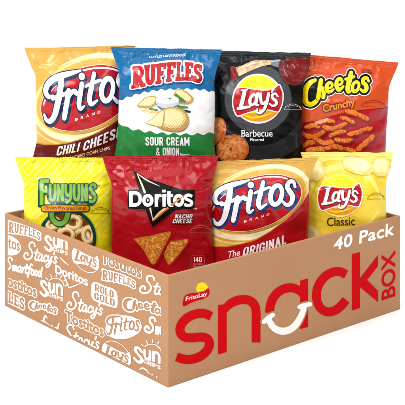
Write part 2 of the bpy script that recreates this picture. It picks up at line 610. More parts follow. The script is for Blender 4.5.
# ------------------------------------------------------------------ lettering drawn by hand (x right, y down, cap height 1)
def slab(ch):
    """slab-serif capitals, box .62 x 1"""
    S = lambda p, w=.2, sm=False: stroke(p, w, sm, 'butt')
    st, sf = .21, .13
    if ch == 'R': return S([(.17, 0), (.17, 1)], st) + S([(0, .93), (.34, .93)], sf) + S([(0, .065), (.2, .065)], sf) + stroke([(.1, .09), (.36, .09), (.5, .18), (.51, .36), (.4, .5), (.15, .53)], .17, True, 'butt') + S([(.3, .5), (.52, .98)], .19) + S([(.42, .93), (.64, .93)], sf)
    if ch == 'U': return stroke([(.15, 0), (.15, .62), (.19, .83), (.32, .91), (.45, .83), (.48, .62), (.48, 0)], st, True, 'butt') + S([(0, .065), (.29, .065)], sf) + S([(.35, .065), (.62, .065)], sf)
    if ch == 'F': return S([(.17, 0), (.17, 1)], st) + S([(0, .93), (.36, .93)], sf) + S([(0, .09), (.6, .09)], .18) + S([(.53, .0), (.53, .3)], .13) + S([(.1, .5), (.43, .5)], .15) + S([(.4, .4), (.4, .62)], .1)
    if ch == 'L': return S([(.17, 0), (.17, 1)], st) + S([(0, .065), (.34, .065)], sf) + S([(0, .91), (.6, .91)], .18) + S([(.53, .68), (.53, 1)], .14)
    if ch == 'E': return S([(.17, 0), (.17, 1)], st) + S([(0, .09), (.58, .09)], .18) + S([(0, .91), (.6, .91)], .18) + S([(.53, .0), (.53, .28)], .12) + S([(.54, .72), (.54, 1)], .12) + S([(.1, .49), (.42, .49)], .15) + S([(.39, .38), (.39, .6)], .09)
    if ch == 'S': return stroke([(.52, .3), (.46, .14), (.3, .08), (.14, .15), (.11, .3), (.22, .44), (.42, .55), (.52, .7), (.47, .87), (.31, .93), (.15, .87), (.08, .7)], .19, True, 'butt') + S([(.55, .04), (.55, .33)], .1) + S([(.05, .67), (.05, .97)], .1)


def condensed(ch):
    """narrow bold capitals; list of shapes and advance"""
    S = lambda p, sm=False, w=.17: stroke(p, w, sm, 'butt')
    L = .085; Rr = .42; O = [(.25, .085), (.38, .12), (.415, .28), (.415, .72), (.38, .88), (.25, .915), (.12, .88), (.085, .72), (.085, .28), (.12, .12)]
    ring_ = lambda: [pos(np.array([(.0, .22), (.06, .05), (.2, 0), (.3, 0), (.44, .05), (.5, .22), (.5, .78), (.44, .95), (.3, 1), (.2, 1), (.06, .95), (0, .78)])), neg(np.array([(.17, .26), (.2, .16), (.25, .14), (.3, .16), (.33, .26), (.33, .74), (.3, .84), (.25, .86), (.2, .84), (.17, .74)]))]
    cee = [(.415, .36), (.415, .24), (.37, .12), (.25, .08), (.13, .12), (.085, .26), (.085, .74), (.13, .88), (.25, .92), (.37, .88), (.415, .76), (.415, .62)]
    return {
        'A': (S([(.08, 1), (.25, .02)]) + S([(.42, 1), (.25, .02)]) + S([(.12, .7), (.38, .7)], w=.14), .5), 'C': (S(cee, True), .5),
        'D': ([pos(np.array([(0, 0), (.28, 0), (.44, .06), (.5, .22), (.5, .78), (.44, .94), (.28, 1), (0, 1)])), neg(np.array([(.17, .15), (.27, .15), (.33, .24), (.33, .76), (.27, .85), (.17, .85)]))], .5),
        'E': (S([(L, 0), (L, 1)]) + S([(0, .075), (.42, .075)], w=.15) + S([(0, .5), (.37, .5)], w=.15) + S([(0, .925), (.42, .925)], w=.15), .44),
        'G': (S(cee[:-2] + [(.415, .8), (.415, .52)], True) + S([(.26, .56), (.5, .56)], w=.13), .5), 'H': (S([(L, 0), (L, 1)]) + S([(.415, 0), (.415, 1)]) + S([(0, .5), (.5, .5)], w=.15), .5),
        'I': (S([(L, 0), (L, 1)]), .17), 'L': (S([(L, 0), (L, 1)]) + S([(0, .92), (.4, .92)], w=.16), .42),
        'M': (S([(L, 0), (L, 1)]) + S([(.575, 0), (.575, 1)]) + S([(.1, .02), (.33, .72)], w=.15) + S([(.56, .02), (.33, .72)], w=.15), .66),
        'N': (S([(L, 0), (L, 1)]) + S([(.415, 0), (.415, 1)]) + S([(.08, .04), (.42, .96)], w=.16), .5), 'O': (ring_(), .5), '0': (ring_(), .5),
        'R': (S([(L, 0), (L, 1)]) + S([(.05, .08), (.28, .08), (.39, .16), (.41, .3), (.38, .46), (.26, .53), (.05, .53)], True, .16) + S([(.27, .52), (.42, 1)]), .5),
        'S': (S([(.41, .3), (.39, .14), (.25, .08), (.11, .14), (.09, .3), (.2, .44), (.33, .56), (.415, .7), (.38, .87), (.25, .92), (.11, .86), (.085, .7)], True), .5),
        'U': (S([(L, 0), (L, .74), (.13, .88), (.25, .92), (.37, .88), (.415, .74), (.415, 0)], True), .5), 'P': (S([(L, 0), (L, 1)]) + S([(.05, .08), (.28, .08), (.39, .17), (.41, .33), (.38, .5), (.26, .57), (.05, .57)], True, .16), .48),
        '1': (S([(.19, 0), (.19, 1)]) + S([(.02, .2), (.2, .06)], w=.13), .28), '4': (S([(.36, 0), (.36, 1)]) + S([(.33, .03), (.08, .66)], w=.15) + S([(.02, .69), (.5, .69)], w=.15), .5),
        '&': (S([(.58, .98), (.2, .34), (.19, .14), (.29, .07), (.39, .16), (.37, .32), (.12, .58), (.08, .78), (.2, .93), (.34, .9), (.52, .56)], True, .14), .62), ' ': ([], .22), 'T': (S([(.22, 0), (.22, 1)]) + S([(0, .08), (.44, .08)], w=.16), .44)}[ch]


def ctext(s, BL, BR, TR, TL, bold=0, arc=0, gap=.1):
    out, x = [], 0
    for ch in s:
        g, w = condensed(ch); out += shift(g, x, 0); x += w + gap
    if bold: out = fat(out, bold)
    out2 = []
    for c in out:      # subdivide long edges so the bow shows
        o = []
        for p, q in zip(c, np.roll(c, -1, 0)):
            n = max(1, int(np.linalg.norm(q - p) / .3))
            o += [p + (q - p) * k / n for k in range(n)]
        out2.append(np.array(o))
    return to_quad(out2, (0, 0, x - gap, 1), BL, BR, TR, TL, arc)


SUNW = []
SUNW += stroke([(.43, .2), (.31, .07), (.15, .12), (.1, .3), (.25, .47), (.43, .62), (.42, .84), (.24, .94), (.06, .84)], .17)
SUNW += stroke([(.62, .02), (.62, .36), (.7, .5), (.84, .46), (.9, .3)], .15) + stroke([(.91, -.04), (.91, .46)], .15)
SUNW += stroke([(1.1, .44), (1.1, -.1)], .15) + stroke([(1.1, .06), (1.2, -.14), (1.34, -.14), (1.42, .02), (1.42, .4)], .15)


def hand(ch):
    """single line script: list of point lists, advance; x-height 0.55, baseline 1"""
    return {
        'S': ([[(.58, .22), (.5, .06), (.34, .02), (.2, .14), (.24, .34), (.42, .52), (.5, .74), (.38, .96), (.14, 1.02), (-.04, .88), (.02, .68), (.16, .66), (.2, .78)]], .66),
        't': ([[(.16, .12), (.1, .6), (.1, .9), (.2, 1.), (.34, .9)], [(-.04, .42), (.12, .38), (.36, .36)]], .34),
        'a': ([[(.36, .52), (.2, .46), (.05, .66), (.06, .9), (.17, .99), (.31, .84), (.37, .54), (.34, .84), (.4, .99), (.52, .88)]], .5),
        'c': ([[(.34, .58), (.24, .47), (.1, .58), (.05, .8), (.13, .97), (.27, .97), (.4, .84)]], .4),
        'y': ([[(.06, .5), (.07, .78), (.16, .9), (.28, .82), (.36, .5), (.33, .95), (.24, 1.3), (.08, 1.42), (-.04, 1.3), (.1, 1.12), (.44, .9)]], .44),
        "'": ([[(.12, .1), (.06, .32)]], .14),
        's': ([[(.28, .56), (.18, .46), (.07, .54), (.12, .7), (.25, .82), (.22, .97), (.08, 1.), (0., .9)]], .34),
        'm': ([[(.04, .52), (.08, .99)], [(.07, .74), (.17, .5), (.25, .56), (.26, .98)], [(.26, .74), (.36, .5), (.45, .56), (.45, .9), (.54, .98)]], .56),
        'r': ([[(.05, .5), (.09, .99)], [(.08, .78), (.16, .54), (.3, .52)]], .3),
        'f': ([[(.42, .08), (.3, .0), (.2, .16), (.16, .6), (.13, 1.), (.06, 1.3)], [(0, .5), (.36, .44)]], .34),
        'o': ([[(.2, .5), (.07, .64), (.07, .88), (.18, 1.), (.3, .9), (.33, .66), (.21, .5), (.12, .56)]], .38),
        'd': ([[(.34, .54), (.18, .5), (.06, .68), (.08, .92), (.2, .99), (.31, .8), (.4, .04), (.34, .82), (.44, .98)]], .46),
        'h': ([[(.1, .0), (.09, .99)], [(.09, .7), (.2, .5), (.31, .58), (.32, .99)]], .38),
        'u': ([[(.07, .5), (.07, .82), (.17, .98), (.3, .86)], [(.33, .5), (.33, .99)]], .42),
        'n': ([[(.07, .5), (.08, .99)], [(.08, .72), (.2, .51), (.31, .6), (.32, .99)]], .4),
    }[ch]


def script(s, w, slant=.18, lc=.72):
    out, x = [], 0
    for ch in s:
        L, adv = hand(ch)
        for p in L:
            k = lc if ch != 'S' else 1.; p = np.array(p, float) * k + [0, 1 - k]; p[:, 0] += x + slant * (1 - p[:, 1])
            out += stroke(p, w, True, 'round', 5)
        x += adv * (lc if ch != 'S' else 1.)
    return out, x


def script_q(s, w, BL, BR, TR, TL, slant=.18, lc=.72):
    shp, x = script(s, w, slant, lc)
    return to_quad(shp, (0, 0, x, 1), BL, BR, TR, TL)


RUFF = {}


def ruffles_px(quads):
    out = []
    for ch, q in zip('RUFFLES', quads): out += to_quad(slab(ch), (0, 0, .62, 1), *q)
    return out


RQ = [((131.6, 88.2), (145, 86.2), (143.6, 65.4), (132.6, 66.6)), ((145.2, 85.2), (155.4, 83.6), (156, 64.2), (144.6, 65.4)),
      ((156.2, 84), (166, 82.4), (167.4, 62.6), (157, 64)), ((166.8, 82), (176, 80.8), (177.2, 62), (168, 62.6)),
      ((176.6, 80.8), (185.6, 80), (184.8, 62), (178, 62)), ((186, 80), (194.6, 80.2), (195.2, 62.8), (186.2, 62.2)),
      ((195, 81.6), (203.6, 82.4), (204, 64.6), (195.6, 63.8))]
RUFFLES = [c * [.968, 1] + [131.4 * .032, 0] for c in ruffles_px(RQ)]

# flowing italic word, drawn at the place of the gold bag in the front row
def fritos():
    s = stroke([(249.6, 180.4), (241, 182.8), (231, 185.4), (222.5, 188.6), (216.8, 193.6), (215.2, 199.4), (218, 203.2), (222.5, 202.4)], [2.2, 4.6, 6.4, 6.6, 6.4, 5.6, 4.4, 2.4])
    s += stroke([(231, 186), (229.4, 197), (226.6, 210), (224, 218.6), (220, 223.6), (216, 223), (213.8, 218.6)], [6, 6.8, 6.8, 6.2, 5.4, 4.2, 2.6])
    s += stroke([(222, 204.6), (229, 202.2), (237, 199.2)], 4.2)
    s += stroke([(237.8, 197.6), (235.8, 209), (233.4, 220.4)], [5.6, 6, 5.4], True, 'round')
    s += stroke([(236.4, 207.5), (239.4, 200.4), (243.4, 197.6), (245.6, 199.4)], [3, 4.4, 5, 4.8])
    s += disc(250.8, 185.2, 3.1, 3.1)
    s += stroke([(250.8, 191.5), (249.2, 201), (248, 208.6), (249.6, 212.2), (253.4, 209.6)], [5.2, 5.6, 5.2, 4.2, 2])
    s += stroke([(263, 182.4), (260.4, 194), (258.4, 203), (260.2, 207.8), (266.2, 204.4)], [4.6, 5.6, 5.6, 4.6, 2.2])
    s += stroke([(254.8, 193.2), (261, 190.6), (269.6, 187.4)], [3, 3.8, 3])
    o = [pos(ell(276, 195, 7.7, 11.9, 14)), neg(ell(276.2, 195, 3.1, 7.1, 14))]
    s += o
    s += stroke([(294.8, 187), (293, 181.8), (288.8, 182.2), (287, 187), (289.4, 191.6), (292.2, 196.6), (291, 202.6), (286.6, 204.8), (282.2, 201.4)], [3.4, 4.4, 5, 5.4, 5.8, 5.8, 5.2, 4.6, 3])
    return s


STW = .84; FRITOS = fritos(); STW = 1.0


def frx(shape, k):            # second gold bag: same mark, taller
    if k == 0: return shape
    return [np.column_stack([81.7 + 1.0 * (c[:, 0] - 250.7), 76.8 + .05 * (c[:, 0] - 250.7) + 1.19 * (c[:, 1] - 185.3)]) for c in shape]


def frbb(shape): return shape


# ribbon word on a sun disc, drawn at the place of the black bag
def lays_letters():
    s = stroke([(245, 89.6), (243, 99), (240.6, 108)], [4.4, 4.6, 4.6], True, 'butt') + stroke([(241.4, 90.4), (247.6, 89.8)], 1.6)
    s += stroke([(238.4, 108.6), (244.5, 107.4), (250.2, 106.4)], [3.6, 3.6, 2.2]) + stroke([(249.6, 107), (250.6, 103.4)], [2, 1.2])
    s += [pos(ell(252.8, 99.8, 4.2, 6.4, 16)), neg(ell(253.2, 99.8, 1.5, 3.8, 16))]
    s += stroke([(257.8, 93.6), (256.4, 100), (256, 104.6), (258.6, 104.8)], [3.2, 3.4, 3.2, 1.6])
    s += stroke([(260.6, 94), (260.8, 100.4), (262.4, 103.8), (265.4, 101.4)], [3.4, 3.4, 3, 2.2])
    s += stroke([(268.6, 93.6), (266.6, 102), (264, 109), (260, 113), (256.6, 111.8), (257.4, 108.8)], [3.4, 3.6, 3.4, 2.8, 2.4, 1.8])
    s += stroke([(273.4, 88.8), (271.6, 92.4)], [2.8, 1.6])
    s += stroke([(277.8, 96.4), (275.2, 93.6), (272.2, 95), (272.6, 98.2), (275.6, 100.6), (276, 104), (272.8, 106), (269.2, 103.8)], [2, 2.6, 3, 3.2, 3.4, 3.2, 2.8, 2])
    return s


STW = .83; LAYL = lays_letters(); STW = 1.0
LAYD = disc(257.9, 98.8, 24, 24.2, n=60)
LAYR = blob((236.8, 89), (244, 88.2), (256, 90), (267, 90.6), (274.5, 88.4), (278.8, 85.4), (280.4, 88.5), (282.2, 94), (281.8, 102), (279.6, 108.6), (277, 111.4), (268, 109.4), (257, 109.8), (246, 113), (238.4, 115.4), (235.4, 112), (233.6, 105), (233.8, 97), n=5)
LAYSUN = [pos(np.vstack([ell(257.9, 98.8, 23, 23.2, n=40, a0=25, a1=155)]))]


def lx(shape, k):
    if k == 0: return shape
    return [np.column_stack([340 + .885 * (c[:, 0] - 257.9), 195.6 + .86 * (c[:, 1] - 98.8)]) for c in shape]


# bubble word, orange bag
def cheetos():
    s = [stroke([(315, 80.4), (310.4, 83), (306.6, 88), (305.2, 95.6), (306.6, 102.4), (311, 104.4), (315.6, 102), (318.4, 98.4)], [3.6, 5, 5.4, 5.6, 5.4, 4.8, 4.4, 3.2])]
    s.append(stroke([(321, 80.6), (319.6, 89), (318.4, 98)], [4.2, 4.4, 4.2]) + stroke([(319.6, 92.4), (322, 88.6), (324, 90), (323.4, 97.4)], [2.6, 3.6, 4, 3.8]))
    e = stroke([(326.8, 88.8), (331, 87.6), (332.2, 84.8), (329.8, 82.8), (327.2, 85), (326.6, 89), (328.4, 92), (331.2, 91.4), (333.4, 89.4)], [2, 2.2, 2.6, 3., 3.6, 3.9, 3.4, 2.8, 2])
    s += [e, [c * np.array([1.02, 1.16]) + np.array([3.2, -17.2]) for c in e]]
    s.append(stroke([(351, 73), (349.4, 80), (347.6, 88), (348.4, 92), (351.4, 90.6)], [4, 4.8, 4.6, 3.8, 2.4]) + stroke([(345.6, 79.4), (349.6, 78.6), (354, 76.8)], [2.8, 3.2, 2.4]))
    s.append([pos(ell(355.4, 87, 4.6, 6.7, 16)), neg(ell(355.6, 86.8, 1.6, 3.2, 16))])
    s.append(stroke([(368.4, 81.4), (366.4, 78), (363.2, 79), (362.8, 82.6), (365.6, 85.4), (366.2, 89.4), (363.4, 91.8), (360.4, 89.6)], [2.6, 3.2, 3.8, 4, 4.2, 4., 3.4, 2.4]))
    return s


CHEL = cheetos()
CHEE = sum(CHEL, [])
CHEIN = blob((309.5, 87), (314, 84), (317.4, 84.6), (316.6, 92), (314.6, 99), (310.5, 101), (308.4, 95))


def doritos():
    w = 3.3; S = lambda p, ww=w, sm=True, cap='butt': stroke(p, ww, sm, cap)
    s = S([(131.2, 191.2), (131.2, 206.6)], 3.5, False) + stroke([(130, 193), (136, 193), (139.4, 195.2), (140.4, 199), (139.4, 202.8), (136, 204.9), (130, 204.9)], w, True, 'butt')
    s += ring(148, 200.4, 3.9, 4.6, w)
    s += S([(156.4, 194.2), (156.4, 206.6)], w, False) + S([(156.6, 200), (157.8, 196.6), (161.4, 195.4)], 3)
    s += S([(164, 194.2), (164, 206.6)], w, False) + S([(164, 190), (164, 192.6)], 3.4, False)
    s += S([(169, 191.4), (169, 202.4), (170.2, 205), (173.2, 205)], w) + S([(166.6, 195.6), (173.2, 195.6)], 2.8, False)
    s += ring(178.6, 200.4, 3.8, 4.6, w)
    s += S([(192, 196.4), (188.4, 195.2), (185.6, 196.4), (185.8, 198.8), (189, 200.4), (191.4, 202), (190.8, 204.6), (187.6, 205.4), (184, 204.4)], 3)
    return s


DORI = doritos()


def funyuns():
    S = lambda p, w=2.4, sm=True, cap='butt': stroke(p, w, sm, cap)
    s = [S([(42.2, 179.8), (42.2, 205)], 3.4, False) + S([(40.6, 181.6), (49.2, 181.2)], 3.4, False) + S([(41, 191.4), (47.2, 191.2)], 2.8, False)]
    s.append(S([(50.4, 184.6), (50.4, 195.6), (51.6, 199.8), (54, 199.8), (55.2, 195.6), (55.2, 184.6)], 2.5))
    s.append(S([(58.4, 201.4), (58.4, 184.2)], 2.3, False) + S([(58.2, 185), (62.6, 200.4)], 2.3, False) + S([(62.8, 184.2), (62.8, 201.4)], 2.3, False))
    s.append(S([(66, 184.4), (66, 191.6), (67.2, 195.4), (69.6, 195.4), (70.8, 191.6)], 2.4) + S([(70.9, 184.4), (70.9, 196.6), (69.6, 201), (66.4, 203)], 2.5))
    s.append(S([(74.2, 184.4), (74.2, 195.6), (75.4, 199.6), (77.8, 199.6), (79, 195.6), (79, 184.4)], 2.5))
    s.append(S([(82.2, 201), (82.2, 184.4)], 2.3, False) + S([(82, 185), (86.2, 200)], 2.3, False) + S([(86.4, 184), (86.4, 201)], 2.3, False))
    s.append(S([(95.6, 187.6), (94.2, 184.8), (91.4, 185.2), (90.4, 188.4), (92, 191.8), (94.6, 195), (94.8, 199), (92.6, 201.8), (89.2, 201.4)], 2.5))
    return s


FUNL = funyuns()
FUNY = sum(FUNL, [])


def arc_mark(x0, x1, y, h, w=.55):
    """tiny arched seal of freshness: two rows of dashes over a line"""
    out = []; xm = (x0 + x1) / 2; rnd = random.Random(int(x0 * 10))
    for k, hh in ((0, h), (1, h * .62)):
        x = x0 + 1.5 + k * 3
        while x < x1 - 1.5 - k * 3:
            l = rnd.uniform(.7, 1.9); f = lambda X: y - .6 - hh * (1 - ((X - xm) / (x1 - x0) * 2) ** 2)
            out += stroke([(x, f(x)), (x + l, f(x + l))], w * (1.1 - .3 * k), False); x += l + .55 + w
    return out + stroke([(x0, y + .6), (x1, y + .6)], w * .6) + stroke([(x0, y + .4), (x0 + 2, y - h * .4)], w * .6) + stroke([(x1, y + .4), (x1 - 2, y - h * .4)], w * .6)


def spin(cx, cy, rx, ry, n, rot, seed, amp=.06):
    """uneven rounded outline"""
    r = random.Random(seed); p = []
    for i in range(n):
        a = 2 * PI * i / n; k = 1 + r.uniform(-amp, amp)
        x, y = rx * k * math.cos(a), ry * k * math.sin(a); t = math.radians(rot)
        p.append((cx + x * math.cos(t) - y * math.sin(t), cy + x * math.sin(t) + y * math.cos(t)))
    return blob(*p, n=4)


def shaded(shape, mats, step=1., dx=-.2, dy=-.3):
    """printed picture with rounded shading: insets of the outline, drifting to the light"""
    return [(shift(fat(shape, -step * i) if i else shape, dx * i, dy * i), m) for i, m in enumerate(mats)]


def wave(x0, x1, base, per, amp, n=60):
    xs = np.linspace(x0, x1, n)
    return [(x, np.interp(x, [p[0] for p in base], [p[1] for p in base]) + amp * math.sin(2 * PI * x / per)) for x in xs]


# ------------------------------------------------------------------ inks of the bags
GOLD = film('gold_film', '#efba55'); GOLD2 = film('pale_gold_film', '#fbd67e'); CREAM = film('cream_film', '#fdeec0'); DGOLD = film('deep_gold_film', '#d9962a')
RED = film('red_film', '#c90b1c'); DRED = film('deep_red_film', '#b00d1c'); MAROON = film('maroon_film', '#6e1310')
WHITE = film('white_film', '#f4f4f4', tint=.01); NAVY = film('navy_film', '#12234f'); BLUESH = film('blue_shadow_film', '#1f3f86')
RBLUE = film('ocean_blue_film', '#0e72ae'); RBLUED = film('dark_blue_film', '#0e4f88'); GREEN = film('green_film', '#1f8f3e')
BLACK = film('black_film', '#08080a', rough=.3, spec=.16); GREY = film('grey_film', '#4c4d52', spec=.2); SLATE = film('slate_film', '#25292f', spec=.25)
YEL = film('sun_yellow_film', '#ffd90a'); AMBER = film('amber_film', '#f7a413'); LYEL = film('lemon_film', '#f0cf38'); LYEL2 = film('pale_lemon_film', '#fbe878')
ORANGE = film('orange_film', '#e5531c'); CRED = film('crimson_film', '#bd0f24'); CRED2 = film('dark_crimson_film', '#930b1c')
FYEL = film('bright_yellow_film', '#f0e414'); FYEL2 = film('stripe_yellow_film', '#f7f08a'); LIME = film('lime_film', '#86bf3d'); DGRN = film('dark_green_film', '#06483a')
DORED = film('scarlet_film', '#bd081b'); TAN = film('tan_film', '#e2b36a', col2='#f2d79c', pscale=160); BROWN = film('brown_film', '#9c5f22', col2='#c88d45', pscale=160)
RINGE = film('ring_edge_film', '#b97c34', col2='#d29a52', pscale=200)
CHIP = film('ridged_chip_film', '#d3ae55', col2='#f4e2a2', pscale=150, pat='wave'); CHIPE = film('chip_edge_film', '#b98d3a')
BBQ = film('barbecue_chip_film', '#c44a14', col2='#e89a50', pscale=170); TORT = film('tortilla_film', '#bf5a14', col2='#efa544', pscale=380); TORTE = film('tortilla_edge_film', '#d98a2e')
PALECHIP = film('pale_chip_film', '#efd98c', col2='#f8eab6', pscale=90); PALEDG = film('pale_chip_edge_film', '#e6c95c', col2='#f0da84')
PUFF = film('puff_film', '#cc3a08', col2='#fb8f30', pscale=420); PUFFD = film('puff_dark_film', '#8a2409')
WOOD = film('wood_film', '#b98c62', col2='#e3c3a0', pscale=120); SAUCE = film('sauce_film', '#6a1010', col2='#8c1c18', pscale=45); SAUCED = film('thick_sauce_film', '#7a1613', col2='#a02a20', pscale=60); STEEL = film('steel_film', '#7d8085')
LEEK = film('leek_film', '#2f7d35', col2='#5aa04a', pscale=200); BOWL = film('bowl_film', '#c9ccd2'); CREAMW = film('dip_film', '#f3f1ea')
DBROWN = film('dark_brown_film', '#4a2c10'); PINK = film('pale_red_film', '#dc8f92'); FLAME = film('flame_film', '#f07a22'); FLAMEL = film('pale_flame_film', '#fbe0b0')
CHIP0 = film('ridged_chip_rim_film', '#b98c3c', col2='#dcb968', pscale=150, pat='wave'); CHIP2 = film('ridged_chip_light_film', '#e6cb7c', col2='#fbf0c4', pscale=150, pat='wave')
BBQ0 = film('barbecue_rim_film', '#97300c', col2='#cf7436', pscale=210); BBQ2 = film('barbecue_light_film', '#d65f1e', col2='#f2b06a', pscale=210); BBQS = film('barbecue_spice_film', '#8c2208', col2='#b8461a', pscale=300)
TORT2 = film('tortilla_light_film', '#f0a030', col2='#ffe08a', pscale=420); TORT0 = film('tortilla_rim_film', '#b5480f', col2='#e08a2a', pscale=420)
PUFFL = film('puff_light_film', '#e65a12', col2='#ffa244', pscale=420); PALE0 = film('pale_chip_rim_film', '#e0bd55', col2='#efd88c', pscale=110); PALE2 = film('pale_chip_light_film', '#f6e7b4', col2='#fdf8e2', pscale=110)
TAN2 = film('ring_light_film', '#f3d9a0', col2='#fbeecb', pscale=200); GAP = film('ring_gap_film', '#6e3a12', col2='#9a5a22', pscale=160)
OLIVE = film('olive_film', '#7a6a1c')

# ------------------------------------------------------------------ the bags
ZF, ZR = .031 * H, .975 * H        # carton floor and raised ledge at the back


def logo(root, host, layers, name, grid=2.2, lift=.001): return build(name, host, layers, root, grid=grid, lift=lift)


def fritos_layers(k):
    f = lambda s: frx(s, k)
    W = FRITOS
    oval = disc(255.7, 203, 46.5, 24.5, -19, n=70)
    hi = stroke(ell(255.7, 203, 44.6, 22.8, -19, 24, 195, 330), [.2] + [1.4] * 22 + [.2], True)
    lay = [(f(fat(oval, 1.0)), CREAM), (f(fat(oval, .5)), DRED), (f(oval), RED), (f(hi), WHITE)]
    sh = shift(W, 1.1, 1.7)
    lay += [(f(fat(sh, 1.3)), NAVY if k else BLUESH), (f(fat(W, .9)), NAVY), (f(W), WHITE)]
    for i, ch in enumerate('BRAND'):
        x = 244 + i * 5.6; y = 222.8 - i * 1.75
        lay.append((f(text(ch, (x, y), (x + 2.8, y - .9), (x + 2.9, y - 3.2), (x + .2, y - 2.3))), WHITE))
    return lay


def swooshes(k):
    f = lambda s: frx(s, k)
    e = lambda rx, ry, a0, a1, w, dx=0, dy=0: stroke(ell(255.7 + dx, 203 + dy, rx, ry, -19, 26, a0, a1), np.concatenate([np.linspace(.4, w, 13), np.linspace(w, .4, 13)]), True, n=3)
    return [(f(disc(255.7, 203, 56, 33, -19, n=70)), GOLD2), (f(disc(256, 201.5, 52.5, 29.5, -19, n=70)), GOLD),
            (f(e(53, 30.5, 30, 185, 6.5, -1, 1)), CREAM), (f(e(57, 34, 250, 395, 5, 0, 0)), CREAM), (f(e(50, 27.5, 330, 480, 2.2, 0, .6)), DGOLD), (f(e(60, 37.5, 60, 170, 2.4)), GOLD2)]


# 1 gold bag at the back left
b = Bag(12.84, [(24.5, 48), (27, 55.5), (31, 66), (35.4, 76), (35.6, 90), (36, 110), (36.6, 135), (36.4, 143), (34, 153), (33.5, 162), (45, 182)],
        [(136, 45.5), (133.5, 54), (130, 64), (126.6, 74), (126.4, 90), (126, 110), (125.6, 130), (126, 143), (127, 152), (128, 162), (125, 180)], ZR, yaw=-2, lean=3, T=.02, seed=3)
low = poly(*([(20, 144), (36, 143.6), (46, 145.2), (56, 145), (68, 143.4), (80, 140), (90, 136.4), (99, 132.4), (108, 127), (117, 120.5), (128, 112), (140, 101)] + [(140, 230), (20, 230)]))
r1 = make_bag(b, GOLD, swooshes(1) + [(fat(low, 1.0), DGOLD), (low, MAROON)], 'gold and maroon chili cheese corn chip bag behind the bright yellow onion ring bag')
logo(r1, b, fritos_layers(1), 'logo')
logo(r1, b, [(ctext('CHILI', (56.3, 155.8), (78.4, 151.4), (80.6, 142.4), (58.6, 146.4)), WHITE), (ctext('CHEESE', (82.6, 151), (121, 136), (121.4, 125), (84.8, 141.6), 0, -.6), WHITE)], 'flavor_lettering')
logo(r1, b, [(text('FLAVORED CORN CHIPS', (66, 160.8), (110, 149.6), (109.6, 146.4), (65.8, 157.6), .01), CREAM)], 'small_lettering')

# 2 blue, white and green bag
b = Bag(12.66, [(110.6, 47), (113.6, 56), (117, 67), (119.6, 78), (119, 92), (118.6, 112), (118, 130), (117, 140), (115.6, 150), (114.6, 158), (118, 178)],
        [(222, 49.6), (219.4, 60), (216.4, 70.5), (214.4, 81), (214.6, 95), (214.6, 115), (214.2, 132), (214.4, 145), (215.6, 155), (216.5, 162), (213, 180)], ZR, yaw=1, lean=3, T=.022, seed=11)
wt = wave(108, 228, [(108, 103), (119, 100.5), (130, 96.5), (143, 92.6), (155, 90.4), (170, 89.4), (190, 89), (203, 89.8), (214, 92), (228, 95)], 8.6, .95, 110)
gt = wave(108, 228, [(108, 118), (119, 122.6), (125, 127), (134, 129.6), (146, 131.6), (160, 133.2), (180, 134.4), (200, 134.2), (214, 133), (228, 130)], 11.8, 1.1, 110)
r2 = make_bag(b, RBLUE, [([pos(np.array(wt + [(228, 230), (108, 230)]))], WHITE), ([pos(np.array(gt + [(228, 230), (108, 230)]))], GREEN)],
              'blue, white and green bag of sour cream and onion ridged chips behind the red bag')
logo(r2, b, [(fat(shift(RUFFLES, .8, 1.1), 2.0), RBLUED), (fat(RUFFLES, 1.9), WHITE), (fat(shift(RUFFLES, .4, .5), .4), DRED), (RUFFLES, RED)], 'logo')
logo(r2, b, [(text('RUFFLES HAVE RIDGES!', (149, 58.4), (186, 56.2), (186, 53.8), (149, 56), .02), WHITE)], 'small_lettering')
logo(r2, b, [(ctext('SOUR CREAM', (145.6, 145.4), (189.4, 145.6), (189.2, 137.4), (145.6, 137)), WHITE), (ctext('& ONION', (156, 155.4), (179, 155.6), (179, 147.6), (156, 147.4)), WHITE),
             (text('Flavored', (180, 155.6), (189, 155.6), (189, 153), (180, 153), .02), WHITE)], 'flavor_lettering')
chA = blob((137.5, 106.4), (141, 101), (147, 96.8), (154, 96), (158, 98), (157, 103), (152, 107.4), (144, 108))
chB = blob((173, 97), (176, 90), (182, 89.4), (190, 94.5), (193.4, 99.5), (190, 103.6), (183, 104.2), (176, 102))
chC = blob((153, 122), (156, 115), (162, 109.8), (170, 107), (178.6, 107.6), (185.6, 112), (188.6, 119), (186.6, 126.4), (180, 130.8), (170, 130.8), (160, 128))
flap = blob((146, 122.6), (152, 118.8), (158, 113), (163.6, 110), (164, 116), (163, 123), (160.6, 126.6), (152, 125))
bowl = blob((155.8, 100), (158, 106.4), (163, 110), (171, 110), (177, 106), (179, 100), (172, 96.4), (162, 96.4))
